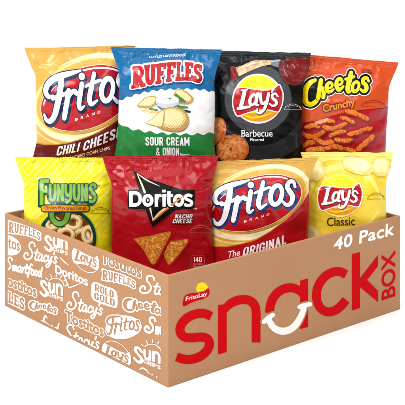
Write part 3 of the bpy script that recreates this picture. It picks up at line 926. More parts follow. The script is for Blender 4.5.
pic = shaded(chB, [CHIP0, CHIP0, CHIP, CHIP2], .8) + shaded(chA, [CHIP0, CHIP0, CHIP, CHIP2], .7) + [
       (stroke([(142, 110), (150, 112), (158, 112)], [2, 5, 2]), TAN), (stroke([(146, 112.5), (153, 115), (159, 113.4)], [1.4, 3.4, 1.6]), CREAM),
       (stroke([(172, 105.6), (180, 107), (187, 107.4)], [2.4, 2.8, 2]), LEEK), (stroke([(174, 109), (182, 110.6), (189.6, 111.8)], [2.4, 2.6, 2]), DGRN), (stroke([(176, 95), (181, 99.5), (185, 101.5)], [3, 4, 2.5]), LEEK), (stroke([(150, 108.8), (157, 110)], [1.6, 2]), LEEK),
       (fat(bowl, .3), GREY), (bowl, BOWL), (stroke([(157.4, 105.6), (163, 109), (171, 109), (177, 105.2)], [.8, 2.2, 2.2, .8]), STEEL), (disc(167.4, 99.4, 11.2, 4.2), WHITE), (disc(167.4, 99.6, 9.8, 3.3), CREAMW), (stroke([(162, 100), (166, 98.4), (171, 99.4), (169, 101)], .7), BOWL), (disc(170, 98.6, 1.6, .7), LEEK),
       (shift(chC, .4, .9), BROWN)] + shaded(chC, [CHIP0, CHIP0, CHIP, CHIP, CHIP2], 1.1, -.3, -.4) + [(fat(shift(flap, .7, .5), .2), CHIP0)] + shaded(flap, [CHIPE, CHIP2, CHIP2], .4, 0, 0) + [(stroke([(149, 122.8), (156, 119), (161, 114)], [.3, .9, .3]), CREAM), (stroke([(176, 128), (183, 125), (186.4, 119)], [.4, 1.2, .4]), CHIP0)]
logo(r2, b, pic, 'food_picture')

# 3 black bag
b = Bag(12.8, [(206, 50.4), (208.6, 60), (211, 70), (213, 80), (213.4, 95), (213.4, 112), (213, 130), (212.6, 140), (211.4, 150), (210.4, 160), (213, 180)],
        [(311, 53), (309.6, 61), (306.8, 71), (304.4, 80), (303, 92), (302.2, 110), (302, 130), (302.4, 144), (303.6, 153), (304.6, 162), (302, 180)], ZR, yaw=0, lean=3, T=.02, seed=21)
top = poly((200, 40), (320, 40), (320, 62.5), (296, 61.4), (262, 60), (240, 62), (222, 64), (200, 66))
r3 = make_bag(b, BLACK, [(disc(258, 99, 62, 63, n=90), SLATE), (disc(258, 99, 46.5, 47, n=90), BLACK), (disc(258, 99, 33.5, 34, n=80), GREY), (top, SLATE)],
              'black and grey barbecue chip bag with a wooden brush and red sauce printed on it')
chip1, chip2 = spin(217.4, 131, 9.4, 14.5, 12, 8, 4), spin(232.8, 149, 16.4, 15, 14, 0, 9, .04)
rs = random.Random(12); sp_ = []
for _ in range(26):
    t, k = rs.uniform(0, 6.28), rs.uniform(0, .9) ** .6
    sp_.append((spin(232.8 + 15 * k * math.cos(t), 149 + 13.5 * k * math.sin(t), rs.uniform(.4, 1.8), rs.uniform(.3, 1.1), 7, rs.uniform(0, 180), rs.randrange(999), .3), rs.choice((BBQS, BBQ0, BBQ2))))
sauce = blob((280, 63), (288, 59.6), (300, 58), (309, 59.4), (308, 68), (304.5, 77), (299.5, 83.6), (292, 84.8), (285, 81), (280.6, 74))
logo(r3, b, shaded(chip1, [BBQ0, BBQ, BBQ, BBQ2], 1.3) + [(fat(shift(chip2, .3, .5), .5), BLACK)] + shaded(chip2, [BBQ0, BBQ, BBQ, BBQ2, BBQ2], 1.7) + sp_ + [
             (stroke([(237, 72.4), (246, 68.4), (254, 65.2), (262, 63.2), (271, 62.4)], [9.5, 8.5, 8.6, 6.6, 4.4], True, 'butt'), WOOD), (stroke([(238, 69.4), (250, 64.4), (262, 61.6)], [.6, 1.4, .5]), CREAM),
             (blob((230.4, 67.6), (234.4, 66.4), (236.4, 70.6), (238.4, 75), (236.6, 80), (232.4, 81.2), (230.4, 77.4), (231.6, 72.6)), SAUCE), (stroke([(231.6, 69), (234.4, 76), (233, 79)], [1, 1.2, .5]), RED),
             (poly((270.6, 60.2), (280.4, 59), (280.8, 68.4), (271, 65.4)), STEEL), (stroke([(271, 61.6), (280.4, 60.6)], .8), BOWL),
             (fat(sauce, .9), MAROON), (sauce, SAUCE), (stroke([(283.4, 68), (285, 73), (288, 77)], [.2, .7, .2]), PINK), (stroke([(292.4, 64), (294.4, 66.6), (293.8, 69)], [.8, .5, .2]), PINK), (stroke([(287.8, 65), (287, 67.6)], [.7, .3]), PINK), (stroke([(297, 64.4), (298.2, 66.4)], [.6, .3]), PINK), (blob((296, 70), (303, 66), (306, 69), (301, 77), (294, 80), (291, 77)), SAUCED)], 'food_picture')


def lays_layers(k, rim):
    f = lambda s: lx(s, k)
    low = [pos(np.array([(230, 104), (246, 108), (258, 106), (286, 104), (286, 130), (230, 130)], float))]
    lay = [(f(fat(LAYD, .6)), rim), (f(fat(LAYR, 1.2)), WHITE), (f(LAYD), WHITE if k == 0 else LYEL2), (f(disc(257.9, 98.8, 23, 23.2, n=60)), YEL)]
    lay += [(f(blob((238, 110), (250, 113), (262, 111), (278, 110.5), (274, 116), (266, 120.6), (257, 121.4), (247, 119.6), (241, 115.4))), AMBER), (f(stroke([(243, 114.6), (252, 117.6), (262, 116), (272, 112.6)], [.5, 1.8, 1.8, .5])), YEL)]
    lay += [(f(fat(LAYR, .9)), WHITE), (f(LAYR), RED), (f(stroke([(238, 92), (247, 90.6), (258, 92.4), (268, 92.6)], [.4, .9, .9, .3])), DRED)]
    lay += [(f(fat(shift(LAYL, .5, .7), .4)), MAROON), (f(LAYL), WHITE)]
    return lay


logo(r3, b, lays_layers(0, WHITE), 'logo')
logo(r3, b, [(text('Barbecue', (241.6, 136.8), (272.4, 136.6), (272.4, 129.6), (241.6, 129.8), .012), WHITE), (text('Flavored', (250.4, 141), (263.6, 141), (263.6, 138.2), (250.4, 138.2), .015), WHITE)], 'flavor_lettering')
logo(r3, b, [(arc_mark(283.5, 301, 109, 4.6, .6), BOWL)], 'fresh_mark')

# 4 orange and red bag at the back right
b = Bag(12.9, [(297, 53.5), (299, 62), (301, 72), (302.4, 82), (302, 100), (302, 120), (302, 135), (302, 145), (301, 155), (300.6, 163), (303, 180)],
        [(398.4, 62.6), (396.4, 69), (393, 76.6), (389, 88), (388.4, 100), (387.4, 115), (386.4, 130), (385.8, 143), (385.4, 152), (384.4, 162), (375, 182)], ZR, yaw=2, lean=3, T=.02, seed=31)
bnd = [(295, 125), (303, 123.4), (316, 121), (331, 116.6), (349, 112.2), (365, 110), (378, 108.6), (388, 107), (402, 104)]
r4 = make_bag(b, ORANGE, [(poly(*(bnd + [(402, 230), (295, 230)])), CRED), (stroke(bnd, 1.0), CRED2)], 'orange and red bag of crunchy cheese puffs behind the pale yellow bag')
lay = [(fat(CHEE, 2.9) + CHEIN, WHITE), (fat(CHEE, 2.1) + fat(CHEIN, .5), BLACK)]
for lt in CHEL: lay += [(fat(lt, .5), BLACK), (lt, YEL)]
lay += [(stroke([(304, 96), (305, 102), (309, 105.6), (314, 104.6)], [.4, 1.5, 1.5, .4]), AMBER)]
for lx_, ly_ in ((329.6, 92.6), (339, 92), (348.2, 92.4), (355, 92), (363, 92.4)): lay.append((stroke([(lx_ - 2.4, ly_ - .9), (lx_, ly_), (lx_ + 2, ly_ - .6)], [.4, 1.1, .4]), AMBER))
logo(r4, b, lay, 'logo')
cr = text('Crunchy', (323.4, 114.6), (355.2, 107.6), (354.4, 98), (322.6, 104.6), .026)
logo(r4, b, [(fat(cr, .95), CRED2), (cr, AMBER)], 'flavor_lettering')
puffs = [([(306, 127), (313, 125.6), (320, 126.6)], 5.4), ([(303.6, 134), (311, 136.6), (319, 134.6), (325, 130.6)], 5.6), ([(318, 122.6), (326, 120.6), (334, 121.6)], 5), ([(324, 127), (332, 128.6), (340, 126.4), (346, 123)], 5.6),
         ([(330, 136), (337, 132.6), (345, 131.8)], 5.4), ([(302.6, 147), (309, 143), (317, 141.6)], 6), ([(316, 139.6), (324, 142.6), (333, 142.4)], 5.8), ([(308, 150.6), (317, 149), (326, 150)], 6), ([(326, 148.6), (335, 146.6), (343, 149)], 5.6),
         ([(336, 139.4), (344, 141), (352, 139)], 5.4), ([(341, 117.6), (348, 119.2), (354, 123)], 4.6), ([(345, 148.4), (351, 150.4), (356, 152.4)], 5),
         ([(346, 111.6), (352, 112.6), (360, 115.6), (367.6, 119)], 6), ([(349, 134.4), (357, 132.4), (364, 129.8), (371, 128.4)], 5.6), ([(357.6, 149.6), (362.6, 145.4), (367.6, 140.6), (373, 136.4)], 6.2)]
lay = []
rr = random.Random(5)
for p, w in puffs:
    p = np.array(p, float); q = crom(p, 4); q = q + np.array([[rr.uniform(-.3, .3), rr.uniform(-.3, .3)] for _ in q])
    ws = np.array([w * .72] + [w * rr.uniform(.8, 1.12) for _ in q[1:-1]] + [w * .66])
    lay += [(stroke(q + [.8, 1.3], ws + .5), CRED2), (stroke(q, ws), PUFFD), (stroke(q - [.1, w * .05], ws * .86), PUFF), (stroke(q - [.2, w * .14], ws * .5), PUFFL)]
    for _ in range(5):
        k = rr.randrange(len(q)); lay.append((spin(q[k][0] + rr.uniform(-1.4, 1.4), q[k][1] + rr.uniform(-1.6, 1.4), rr.uniform(.3, .9), rr.uniform(.25, .6), 6, rr.uniform(0, 180), rr.randrange(999), .3), rr.choice((PUFFD, PUFFL, AMBER))))
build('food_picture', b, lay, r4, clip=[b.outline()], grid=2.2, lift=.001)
logo(r4, b, [(text('MADE WITH', (361.6, 70.6), (371, 71.4), (371, 69.8), (361.6, 69)), DBROWN), (text('REAL CHEESE', (361, 73), (372, 73.9), (372, 72.2), (361, 71.3)), DBROWN)], 'small_lettering')
logo(r4, b, [(arc_mark(361, 385, 105.6, 4.6, .55), CRED2)], 'fresh_mark')

# 5 bright yellow bag, front left
b = Bag(12.33, [(15, 157), (17, 164), (20.4, 174), (23.8, 184), (24, 194), (24, 206), (24.4, 218), (25, 230), (25.6, 245), (26.6, 262), (27, 285)],
        [(117.4, 157.6), (115.6, 164), (113.6, 172), (112, 182), (112, 195), (112, 206), (112, 218), (112, 230), (112, 245), (112, 262), (111, 285)], ZF, yaw=-5, lean=2, T=.019, seed=41)
st = []
for i in range(-3, 24):
    x = 8 + i * 7.4
    st.append((stroke([(x, 158), (x - 40, 198), (x - 80, 238), (x - 120, 278)], .75 if i % 3 else 1.3), FYEL2))
r5 = make_bag(b, FYEL, st, 'bright yellow bag of onion rings with tall green lettering')
win = disc(67.4, 238.2, 28.6, 29.4, n=60); inner = disc(67.4, 238.2, 25.4, 26.2, n=60)
lay = [(fat(win, .4), LIME), (win, DGRN), (inner, GAP)]
rnd = random.Random(3)
for (x, y, rx, ry, ro) in [(52, 232, 8, 6, -30), (85, 221, 7, 8, 20), (73, 222, 7, 6, 0), (60, 246, 8, 7, 20), (81, 239, 7.6, 9, 10), (46, 241, 6, 7, 30), (70, 254, 8, 7, -15), (88, 234, 5, 7, 0), (66, 235, 7, 6, -20), (53, 223, 6, 4.6, -40), (84, 252, 7, 7, 30), (58, 258, 8, 6, 0)]:
    lay += [(ring(x + .4, y + .8, rx, ry, 5.4, ro), GAP), (ring(x + .2, y + .3, rx, ry, 4.8, ro), RINGE), (ring(x, y, rx, ry, 3.9, ro), TAN), (ring(x - .3, y - .4, rx, ry, 1.6, ro), TAN2)]
cutr = [pos(ell(67.4, 238.2, 40, 40.8, 0, 60)), neg(ell(67.4, 238.2, 25.4, 26.2, 0, 60))]
lay += [(cutr, None), ([pos(ell(67.4, 238.2, 28.6, 29.4, 0, 60)), neg(ell(67.4, 238.2, 25.4, 26.2, 0, 60))], DGRN), ([pos(ell(67.4, 238.2, 29.1, 29.9, 0, 60)), neg(ell(67.4, 238.2, 28.6, 29.4, 0, 60))], LIME)]
tail = stroke([(51.6, 211), (53, 219), (59, 223.8), (65.4, 220.6), (68.2, 212), (68.6, 206)], [4.2, 4.8, 5, 5, 4.8, 4], True, 'butt')
lay += [(fat(tail, 1.3), DGRN), (tail, LIME)]
logo(r5, b, lay, 'food_picture')
pill = blob((43.4, 205.8), (55, 205.4), (70, 205.4), (85, 205.6), (88, 206.4), (88.6, 208.4), (87.2, 210.4), (80, 210.8), (65, 210.8), (50, 210.8), (43.6, 210.4), (42.6, 208.2))
logo(r5, b, [(fat(shift(FUNY, -.8, 1.2), 1.2), DGRN), (fat(FUNY, 1.05), DGRN)] + [(fat(l, .12), LIME) for l in FUNL] + [(fat(l, -.75), FYEL2) for l in []] + [(text('TM', (96.4, 186.6), (99.6, 186.6), (99.6, 184.8), (96.4, 184.8)), DGRN)], 'logo', lift=.0014)
logo(r5, b, [(fat(pill, 1.1), DGRN), (pill, AMBER), (text('Onion Flavored Rings', (45, 210.2), (86.2, 210), (86.2, 206), (45, 206.2), .022), MAROON)], 'flavor_lettering', lift=.0018)
logo(r5, b, [(arc_mark(91, 109.4, 212.6, 4.8, .6), OLIVE)], 'fresh_mark')

# 6 red bag
b = Bag(12.08, [(102.6, 156), (104.4, 164), (107.4, 173), (111, 182.5), (111.8, 192), (111.4, 206), (111.2, 222), (111.4, 240), (112, 255), (112.6, 268), (113, 290)],
        [(218.8, 155.4), (217, 165), (213.8, 175.6), (212, 184.4), (211.4, 196), (211.6, 210), (212, 226), (212.6, 242), (213.6, 256), (214.6, 268), (213, 290)], ZF, yaw=-1, lean=2, T=.021, seed=51)
r6 = make_bag(b, DORED, [], 'red bag of nacho cheese tortilla chips with a black triangle mark')
tri = poly((133.2, 170.4), (147, 178.6), (190, 192), (190, 198), (152.6, 227.2)) + poly((128, 189.8), (194.4, 189.8), (194.4, 208.4), (128, 208.4))
fl = stroke([(137, 174), (141.6, 184), (146, 195), (150, 206), (153, 220.4)], [.6, 1.8, 2.2, 2, .4], False, 'butt') + stroke([(137, 173.8), (148, 181), (160, 186.6)], [.6, 1.6, .3], False, 'butt')
fl2 = stroke([(153, 220.8), (160, 213.6), (170, 205.8), (183.6, 196)], [1, 3, 2.6, .6], False, 'butt')
d2 = DORI
logo(r6, b, [(fat(tri, .5), DRED), (tri, BLACK), (fl, FLAMEL), (fl2, FLAME), (shift(fl2, -.6, -.6), FLAMEL), (fl2, FLAME), (stroke([(154, 218.6), (161, 211.8), (170, 205)], [.4, 1.2, .4]), FLAMEL), (fat(d2, 1.5), BLACK), (d2, WHITE),
             (stroke([(171, 205.4), (177.4, 200.6), (184.6, 195.2)], [1.8, 1.8, .5], False, 'butt'), FLAME), (text('TM', (193, 209.4), (196.4, 209.4), (196.4, 207.8), (193, 207.8)), WHITE)], 'logo')
na = ctext('NACHO', (174.6, 218.2), (191.6, 218.2), (192.6, 214), (175.6, 214)) + ctext('CHEESE', (172.4, 223), (191.4, 223), (192.4, 219), (173.4, 219))
logo(r6, b, [(fat(shift(na, .4, .5), .5), MAROON), (na, WHITE)], 'flavor_lettering')
t1 = blob((134.6, 239.4), (136, 238), (152, 235), (167.6, 231.4), (170.8, 232.4), (170, 235.4), (163.4, 248), (156.2, 261.6), (153.4, 264), (150.4, 262), (143.6, 249.6), n=5)
t2 = blob((169, 241), (178, 240.6), (186, 239), (187.8, 240.2), (187, 243), (179, 254), (171, 263.4), (168.4, 264), (166.4, 260.6), (163.6, 253.6), (166, 246), n=5)
def tsp(shape, seed):
    r = random.Random(seed); bx = bbox(shape); inn = fat(shape, -1.6); o = []
    while len(o) < 46:
        p = np.array([[r.uniform(bx[0], bx[2]), r.uniform(bx[1], bx[3])]])
        if winding(p, inn)[0] > 0:
            low = (p[0, 1] - bx[1]) / (bx[3] - bx[1])
            o.append((spin(p[0, 0], p[0, 1], r.uniform(.4, 1.5), r.uniform(.3, .9), 7, r.uniform(0, 180), r.randrange(999), .35), TORT2 if r.random() < .45 + .35 * low else TORT0))
    return o


logo(r6, b, [(shift(t2, 1.4, 2.2), DRED)] + shaded(t2, [TORTE, TORT0, TORT, TORT], .5, 0, 0) + tsp(t2, 5), 'food_picture')
logo(r6, b, [(shift(t1, 1.6, 2.4), DRED), (fat(t1, .3), DRED)] + shaded(t1, [TORTE, TORT0, TORT, TORT], .5, 0, 0) + tsp(t1, 8), 'food_picture', lift=.0014)
bx = blob((191.4, 255.8), (197, 255), (203, 255.8), (203.8, 262), (203, 268), (197, 268.6), (191.4, 268), (190.8, 262))
logo(r6, b, [(fat(bx, .35), PINK), (bx, DORED), (ctext('140', (193.2, 261.8), (201.6, 261.8), (201.6, 256.8), (193.2, 256.8)), WHITE), (text('CALORIES', (192.4, 264.8), (202.4, 264.8), (202.4, 263), (192.4, 263)), PINK), (text('PER BAG', (193, 267.4), (201.6, 267.4), (201.6, 265.6), (193, 265.6)), PINK)], 'calorie_panel')
logo(r6, b, [(arc_mark(189.4, 211, 231.4, 5.4, .5), PINK)], 'fresh_mark')

# 7 gold and red bag
b = Bag(12.15, [(206.6, 161.6), (208.8, 170), (211.4, 179), (212, 188), (212, 200), (212, 212), (212, 224), (212, 238), (212, 252), (212, 264), (213, 285)],
        [(318.4, 157.2), (315, 165), (311.4, 174), (308.8, 182), (309, 194), (309, 206), (308.8, 218), (308.4, 230), (308, 244), (308, 258), (307, 285)], ZF, yaw=2, lean=2, T=.021, seed=61)
low = poly(*([(203, 246.8), (213, 246.6), (228, 246.8), (242, 244.2), (256, 240), (271, 231.4), (287, 219.4), (300, 206.4), (310, 192), (322, 172)] + [(322, 320), (203, 320)]))
r7 = make_bag(b, GOLD, swooshes(0) + [(fat(low, .8), DGOLD), (low, RED)], 'gold and red original corn chip bag between the red bag and the pale yellow bag')
logo(r7, b, fritos_layers(0), 'logo')
logo(r7, b, [(script_q('Th', .12, (227.6, 258.2), (236.4, 256.4), (236.4, 249.4), (227.6, 250.8), .1) if False else text('The', (227.4, 258.2), (240, 255.4), (241, 248.6), (228.6, 251.2), .012), WHITE),
             (ctext('ORIGINAL', (242.6, 256), (286.2, 243), (286, 234), (244.2, 247.4), 0, -1.), WHITE)], 'flavor_lettering')

# 8 pale yellow bag, front right
b = Bag(12.36, [(300.6, 152), (303, 161), (306, 171), (308.6, 180), (309, 192), (309, 206), (308.8, 220), (308.6, 234), (308.4, 246), (308.4, 260), (310, 282)],
        [(393, 152.4), (392, 160), (389.6, 169.6), (386.8, 178.6), (386, 188), (386, 198), (386.2, 208), (386.4, 220), (386.4, 234), (386, 250), (384, 282)], ZF, yaw=5, lean=2, T=.018, seed=71)
glow = disc(345, 196, 34, 34, n=60)
r8 = make_bag(b, LYEL, [(poly((296, 140), (398, 140), (398, 158), (370, 163), (330, 160), (296, 170)), LYEL2), (stroke([(308, 200), (316, 178), (332, 168), (352, 167), (370, 178), (382, 200)], [1, 5, 6, 6, 5, 1]), LYEL2), (stroke([(350, 236), (366, 226), (378, 212)], [1, 4, 1]), LYEL2)],
              'pale yellow bag of classic potato chips with a red ribbon on a yellow disc')
c1, c2, c3, c4 = spin(357, 165, 14.6, 8.8, 9, 14, 2, .1), spin(380.6, 165.6, 8.4, 9.2, 9, 20, 5, .1), spin(314, 169, 10, 10.5, 9, 30, 6, .1), spin(309, 236, 12, 12, 9, 0, 7, .1)
for c in (c1, c2, c3, c4):
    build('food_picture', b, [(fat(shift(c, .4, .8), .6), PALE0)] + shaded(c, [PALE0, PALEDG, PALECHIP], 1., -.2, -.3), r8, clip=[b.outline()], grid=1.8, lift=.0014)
logo(r8, b, lays_layers(1, LYEL2), 'logo')
logo(r8, b, [(text('Classic', (327, 226), (354.6, 225), (354.6, 216.4), (327, 217.4), .008), DBROWN)], 'flavor_lettering')
logo(r8, b, [(arc_mark(367, 384.6, 198.4, 4.8, .6), OLIVE)], 'fresh_mark')

# ------------------------------------------------------------------ the carton
YAW, BA, BB = -0.869303, 2.83529 * H, 3.18081 * H
BD, BCX = 10.40673 * H, .309607 * H


def boxpt(X, Y):      # carton frame of the fit (front corner at 0,0) -> world
    c, s = math.cos(YAW), math.sin(YAW)
    return np.array([X * c - Y * s - BCX, X * s + Y * c + BD])


cc = boxpt(-BA / 2, BB / 2)
box = empty('snack_box', (cc[0], cc[1], 0), (0, 0, YAW))
tag(box, 'open kraft cardboard box with red snack lettering, holding all the bags', 'cardboard box')
ha, hb, th = BA / 2, BB / 2, .0036
bl = .0009          # worn arris


def carton():
    # lofted open box with softened edges; loops from outside bottom to inside bottom
    def loop(a, b, z, r):
        p = []
        for sx, sy, a0 in ((1, -1, -90), (1, 1, 0), (-1, 1, 90), (-1, -1, 180)):
            for t in np.linspace(a0, a0 + 90, 5):
                p.append((sx * (a - r) + r * math.cos(math.radians(t)), sy * (b - r) + r * math.sin(math.radians(t)), z))
        return p
    N = 24
    rows = [loop(ha - .0003, hb - .0003, 0, bl), loop(ha, hb, .0004, bl * 1.4)]
    rows += [loop(ha, hb, H - bl * .8, bl * 1.4), loop(ha - bl * .6, hb - bl * .6, H, bl), loop(ha - th + bl * .6, hb - th + bl * .6, H, bl), loop(ha - th, hb - th, H - bl * .8, bl), loop(ha - th, hb - th, .0038, bl)]
    V = [p for r in rows for p in r]; n = len(rows[0]); Fc = []
    for k in range(len(rows) - 1):
        for i in range(n):
            j = (i + 1) % n
            Fc.append((k * n + i, k * n + j, (k + 1) * n + j, (k + 1) * n + i))
    Fc.append(tuple(range(n))[::-1]); Fc.append(tuple(range((len(rows) - 1) * n, len(rows) * n)))
    o = mesh('carton', V, Fc, [KRAFT], None, box, smooth=False)
    return o


cart = carton()
# raised ledge that lifts the back row
e = .002
A_, B_, C_ = (-ha + th + e, -hb + th + .02), (-ha + th + e, hb - th - e), (ha - th - e - .02, hb - th - e)
V = [(x, y, z) for z in (.0042, ZR - .0006) for x, y in (A_, B_, C_)]
mesh('raised_ledge', V, [(0, 1, 2), (3, 5, 4), (0, 3, 4, 1), (1, 4, 5, 2), (2, 5, 3, 0)], [KRAFT], None, box, smooth=False)

INKR = ink('red_ink', '#c6050d'); INKW = ink('white_ink', '#f6f3ee'); INKY = ink('yellow_ink', '#f8d51c')
BM = Matrix.Translation((cc[0], cc[1], 0)) @ Matrix.Rotation(YAW, 4, 'Z')
RW = Wall(BM, (ha, 0, 0), (1, 0, 0)); LW = Wall(BM, (0, -hb, 0), (0, -1, 0))

# right side
w = 9.1
sn = stroke([(211.2, 316.4), (204.5, 313.6), (196, 314), (187, 318), (181.2, 324.6), (180, 331.4), (183.6, 336.6), (191, 337.8), (200.5, 337), (207, 338.6), (209.4, 344), (206.8, 350.6), (199.6, 356.6), (190.5, 359.4), (183, 359), (176.4, 356.8)], w, True, 'butt')
nn = poly((218, 305), (226.6, 304), (226.6, 352), (218, 354.4)) + stroke([(223.5, 312.5), (227.6, 306), (233.6, 301.8), (241, 299.6), (248.6, 300.2), (254, 304.4), (256, 312), (256, 327), (256, 342.4)], [5, 8, 9, 9, 9, 9, 8.9, 8.8, 8.8], True, 'butt')
aa = stroke([(269.4, 313), (270.4, 305), (273.4, 297.6), (278.6, 291.8), (285.4, 288.4), (293, 288), (299.4, 291), (303, 296)], [9, 9, 9, 9, 9, 9, 8, 6], True, 'butt') + poly((300, 280.6), (308, 278.4), (308, 327), (300, 329))
ck = stroke([(346, 274.6), (339.6, 271.6), (331.4, 272.6), (323.4, 278), (317.6, 287.4), (316.4, 298), (319.6, 307), (326, 311.6), (334, 310.8), (341, 305.8), (346, 299.8)], 8.9, True, 'butt')
kk = poly((351.8, 254.2), (360, 252), (360, 308), (351.8, 310.4)) + poly((358, 280.6), (377.8, 255), (377.8, 266.4), (364.6, 283), (358, 290)) + poly((359.6, 283), (366.4, 279.2), (378, 291), (378, 302.2), (360.4, 287.6))
smile = stroke([(268, 317.6), (270.4, 323.4), (274.6, 328.4), (281, 331), (288, 330.2), (294.6, 325.8), (299.6, 318.4), (302.6, 311.6), (304, 306.6)], [5.4, 6.2, 6.8, 7.2, 7.2, 7, 6.4, 5.8, 5.4], True, 'butt')
smile += stroke([(263.8, 321.8), (268, 317.8), (272.6, 314.8)], 4.6) + stroke([(299.4, 306.8), (304.6, 305), (309.8, 304.2)], 4.4)
build('brand_lettering', RW, [(sn + nn + aa + ck + kk, INKR), (fat(smile, 1.5), None)], cart)
build('smile_mark', RW, [(smile, INKW)], cart)
build('box_lettering', RW, [(text('BOX', (395.4, 296), (395.4, 250.2), (381.2, 255), (381.2, 300.6), .03), INKR)], cart)
build('pack_count', RW, [(text('40 Pack', (333, 251), (393.8, 235), (394.2, 221.6), (334.4, 237.6), .036, space=1.06), INKW)], cart)
rib = blob((184.6, 296), (190, 293.4), (197, 292.8), (204, 291.4), (208.4, 288.4), (209.4, 291.4), (208.4, 295.6), (203, 299), (196, 300.8), (190, 303.4), (184.4, 306.2), (182.4, 304), (183.4, 299.6))
build('maker_badge', RW, [(disc(202, 288.6, 6, 6.4, -15), INKY), (fat(rib, .8), None), (rib, INKR), (text('FritoLay', (185.4, 302.4), (207, 296.6), (207, 291.2), (185.6, 296.8), .018), INKW)], cart)

# left side: white marks scattered over the panel, cut at its printed margin
CLIP = [pos(np.array([(8, 218.5), (161.5, 278), (161.5, 381), (8, 304.2)], float))]


NM = [0]


def mark(layers):
    NM[0] += 1
    return build('printed_mark', LW, layers, cart, clip=CLIP, lift=.00022 + .000012 * NM[0])


def bb_quad(shape, *q): return to_quad(shape, bbox(shape), *q)


def ruff(*q):
    s = bb_quad(RUFFLES, *q); mark([(fat(s, 1.15), INKW), (fat(s, -.1), None)])


def hollow(s, r=1.0): mark([(fat(s, r), INKW), (s, None)])


def blobq(*q):      # rounded plate in a quad
    return to_quad(blob((0, .5), (.04, .12), (.25, .0), (.5, .04), (.75, .0), (.96, .1), (1, .5), (.97, .9), (.75, .98), (.5, 1), (.25, 1.), (.04, .9)), (0, 0, 1, 1), *q)


def sun(Q, rays=True):
    TL, TR, BR, BL = Q; P = lambda u, v: tuple(np.array(TL) * (1 - u) * (1 - v) + np.array(TR) * u * (1 - v) + np.array(BL) * (1 - u) * v + np.array(BR) * u * v)
    l = [(to_quad(SUNW, (0, 0, 1.5, 1), BL, BR, TR, TL), INKW)]
    l.append((ctext('CHIPS', P(.36, .84), P(1., .78), P(1., .54), P(.36, .6)), INKW))
    if rays:
        c = P(.66, .1); r = (TR[0] - TL[0]) * .38
        l.append((stroke(ell(c[0], c[1], r, r, 25, 18, 205, 330), .9), INKW))
        for a_ in (215, 240, 265, 290, 315, 340):
            cx, cy = math.cos(math.radians(a_ + 10)), math.sin(math.radians(a_ + 10))
            l.append((stroke([(c[0] + (r + 1.8) * cx, c[1] + (r + 1.8) * cy), (c[0] + (r + 4.6) * cx, c[1] + (r + 4.6) * cy)], [1.1, .7]), INKW))
    mark(l)


def lays_mark(*q, top=True):
    x = bbox(LAYR); Q = lambda s: to_quad(s, x, *q)
    arc = stroke(ell(257.9, 98.8, 22.6, 22.8, 0, 24, 40, 140), 1.2)
    arc2 = stroke(ell(257.9, 98.8, 22.6, 22.8, 0, 24, 205, 325), 1.2)
    mark([(Q(arc2 if top else arc), INKW), (Q(LAYR), INKW), (Q(LAYL), None)])


def fritos_mark(*q):
    ov = disc(255.7, 203, 46.5, 24.5, -19, n=50); x = bbox(ov); Q = lambda s: to_quad(s, x, *q)
    mark([(fat(Q(FRITOS), .9), INKW), (Q(ov), INKW), (fat(Q(FRITOS), -.1), None)] + [(Q(text(ch, (244 + i * 5.6, 222.8 - i * 1.75), (246.8 + i * 5.6, 221.9 - i * 1.75), (246.9 + i * 5.6, 219.6 - i * 1.75), (244.2 + i * 5.6, 220.5 - i * 1.75))), None) for i, ch in enumerate('BRAND')])


ruff((8.4, 232.4), (40.4, 243), (40.4, 231.6), (8.4, 218.6))
sun(((44.5, 234), (68, 243.4), (68, 259), (44.5, 249.6)), False)
mark([(disc(8, 245, 13.8, 9.6, 24), INKW), (text('tos', (8.4, 248), (20, 251.4), (20, 242), (8.4, 238), .035), None)])
mark([(script_q("Stacy's", .1, (24.5, 258.6), (57, 263.4), (57, 246), (24.5, 240.6)), INKW)])
lays_mark((72, 262), (99.4, 274), (99.4, 257), (72, 245.6), top=False)
dq = ((55.4, 273.2), (88.4, 286.4), (88.4, 278), (55.4, 263.6))
mark([(bb_quad(DORI, *dq), INKW), (stroke([(60, 257), (64, 261.2), (68.6, 265)], [.5, 1.4, .6], False), INKW), (stroke([(63.6, 275), (66.4, 281), (69, 287.6)], [.5, 1.3, .8], False), INKW), (stroke([(69, 287.8), (74.6, 285.8), (81, 283.2)], [.8, 1.3, .5], False), INKW)])
mark([(script_q('Smartfood', .14, (4.6, 268.6), (42, 277), (42, 263.6), (4.6, 256), .14, .8), INKW)])
hollow(text('ostitos', (7.6, 286), (36.8, 297.6), (36.8, 287), (7.6, 275), .05), .8)
sun(((40, 278.4), (63.4, 289), (63.4, 305), (40, 294.6)))
s = []
for i, ch in enumerate('LES'):
    x0, x1 = 8.6 + i * 5.6, 13.4 + i * 5.6; k = lambda x: (x - 8) * .48
    s += to_quad(slab(ch), (0, 0, .62, 1), (x0, 302 + k(x0)), (x1, 302 + k(x1)), (x1, 291 + k(x1)), (x0, 291 + k(x0)))
hollow(s, 1.1)
CHEF = CHEE + CHEIN


def cheet(*q):
    bx = bbox(CHEE); o = to_quad(CHEE, bx, *q); inn = to_quad(CHEIN, bx, *q)
    l = [(fat(o, 1.3), INKW), (fat(inn, .2), INKW)]
    for lt in CHEL: z = to_quad(lt, bx, *q); l += [(fat(z, .32), INKW), (fat(z, -.04), None)]
    mark(l)


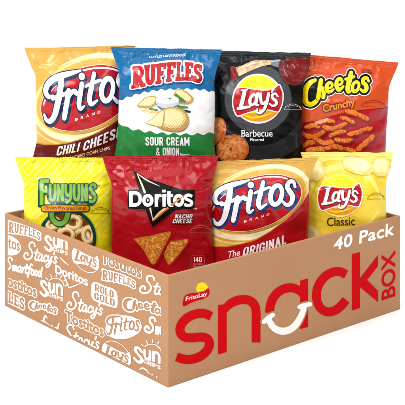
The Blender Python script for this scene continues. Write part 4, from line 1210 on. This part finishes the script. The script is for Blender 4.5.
cheet((29.4, 308.6), (57.4, 319.6), (57.4, 306.6), (29.4, 297))
mark([(script_q("Stacy's", .1, (67.6, 308.4), (102.6, 315), (102.6, 297.6), (67.6, 289.6)), INKW)])
hollow(text('Tostitos', (65.4, 321), (104, 337.4), (104, 326), (65.4, 309.6), .05), .85)
mark([(script_q('food', .13, (41, 327), (58.4, 335), (58.4, 322), (41, 313.6), .14, 1.), INKW)])
mark([(script_q("Stacy's", .1, (62, 340.6), (99, 349), (99, 331), (62, 322.4)), INKW)])
rg = blobq((92, 299.6), (117.4, 309), (117.4, 290.6), (92, 280.6))
mark([(fat(rg, .5), INKW), (ctext('ROLD', (95.4, 290.6), (114, 298.2), (114, 291.2), (95.4, 283.4)), None), (ctext('GOLD', (94.6, 299), (115, 306.4), (115, 299.4), (94.6, 292)), None)])
cheet((123.4, 309.4), (167, 324), (167, 306), (123.4, 292))
ruff((102.4, 279.4), (135.4, 291), (135.4, 280.4), (102.4, 266.8))
hollow(text('Tostitos', (101.4, 263), (141.6, 278.6), (141.6, 265), (101.4, 249), .05), .9)
mark([(script_q('Stacy', .1, (140.6, 292.4), (177, 296.4), (177, 281), (140.6, 273)), INKW)])
fritos_mark((105.8, 337), (142, 343), (142, 319), (105.8, 309.6))
mark([(script_q('Smartfood', .15, (145.6, 331.4), (196, 341), (196, 326), (145.6, 315.4), .14, .85), INKW)])
lays_mark((102.4, 356), (131.6, 370), (131.6, 353), (102.4, 341))
sun(((134, 344.6), (161, 356.8), (161, 373.4), (134, 360.6)))
mark([(stroke([(139.6, 369.6), (142.4, 368), (146, 369.4), (149.6, 373.4)], [.8, 1.4, 1.4, .8]), INKW), (disc(152.6, 374.6, .9, .8), INKW), (disc(157, 376.8, .8, .7), INKW)])

# ------------------------------------------------------------------ surface, light
def white_surface():
    m, nt, bs = nodes('white_studio_surface')
    bs.inputs['Base Color'].default_value = (.93, .93, .93, 1); bs.inputs['Roughness'].default_value = .9; bs.inputs['Specular IOR Level'].default_value = .1
    n = nt.nodes.new('ShaderNodeTexNoise'); n.inputs['Scale'].default_value = 300
    mx = nt.nodes.new('ShaderNodeMix'); mx.data_type = 'RGBA'; mx.inputs[6].default_value = (.94, .94, .94, 1); mx.inputs[7].default_value = (.92, .92, .92, 1)
    nt.links.new(n.outputs['Fac'], mx.inputs[0]); nt.links.new(mx.outputs[2], bs.inputs['Base Color'])
    g = mesh('ground', [(-40, -20, -.0003), (40, -20, -.0003), (40, 60, -.0003), (-40, 60, -.0003)], [(0, 1, 2, 3)], [m], None, None, smooth=False)
    tag(g, kind='structure')


white_surface()
wd = bpy.data.worlds.new('World'); SC.world = wd; wd.use_nodes = True
wd.node_tree.nodes['Background'].inputs['Color'].default_value = (1, 1, 1, 1)
wd.node_tree.nodes['Background'].inputs['Strength'].default_value = WORLD = .32


def softbox(name, loc, target, size, power, col=(1, 1, 1)):
    l = bpy.data.lights.new(name, 'AREA'); l.shape = 'RECTANGLE'; l.size, l.size_y = size; l.energy = power; l.color = col
    o = bpy.data.objects.new(name, l); COL.objects.link(o); o.location = loc
    o.rotation_euler = (Vector(target) - Vector(loc)).to_track_quat('-Z', 'Y').to_euler()
    return o


softbox('softbox', (-1.7, -.2, 1.7), (0, 1.6, .15), (1.0, 1.0), 42)
softbox('front_fill', (.5, -1.3, 2.3), (0, 1.6, .2), (1.2, 1.2), 30)  # added fill lamp, brightens the bag fronts
softbox('ground_fill', (0, 3.2, 6), (0, 3.2, 0), (13, 13), 830)  # added oversized lamp overhead, lifts the ground to white

SC.render.engine = 'CYCLES'
SC.cycles.use_denoising = True
SC.cycles.max_bounces = 6
vs = SC.view_settings; vs.view_transform = 'Standard'; vs.look = 'None'; vs.gamma = 1; vs.exposure = 0; vs.use_curve_mapping = False
SC.display_settings.display_device = 'sRGB'
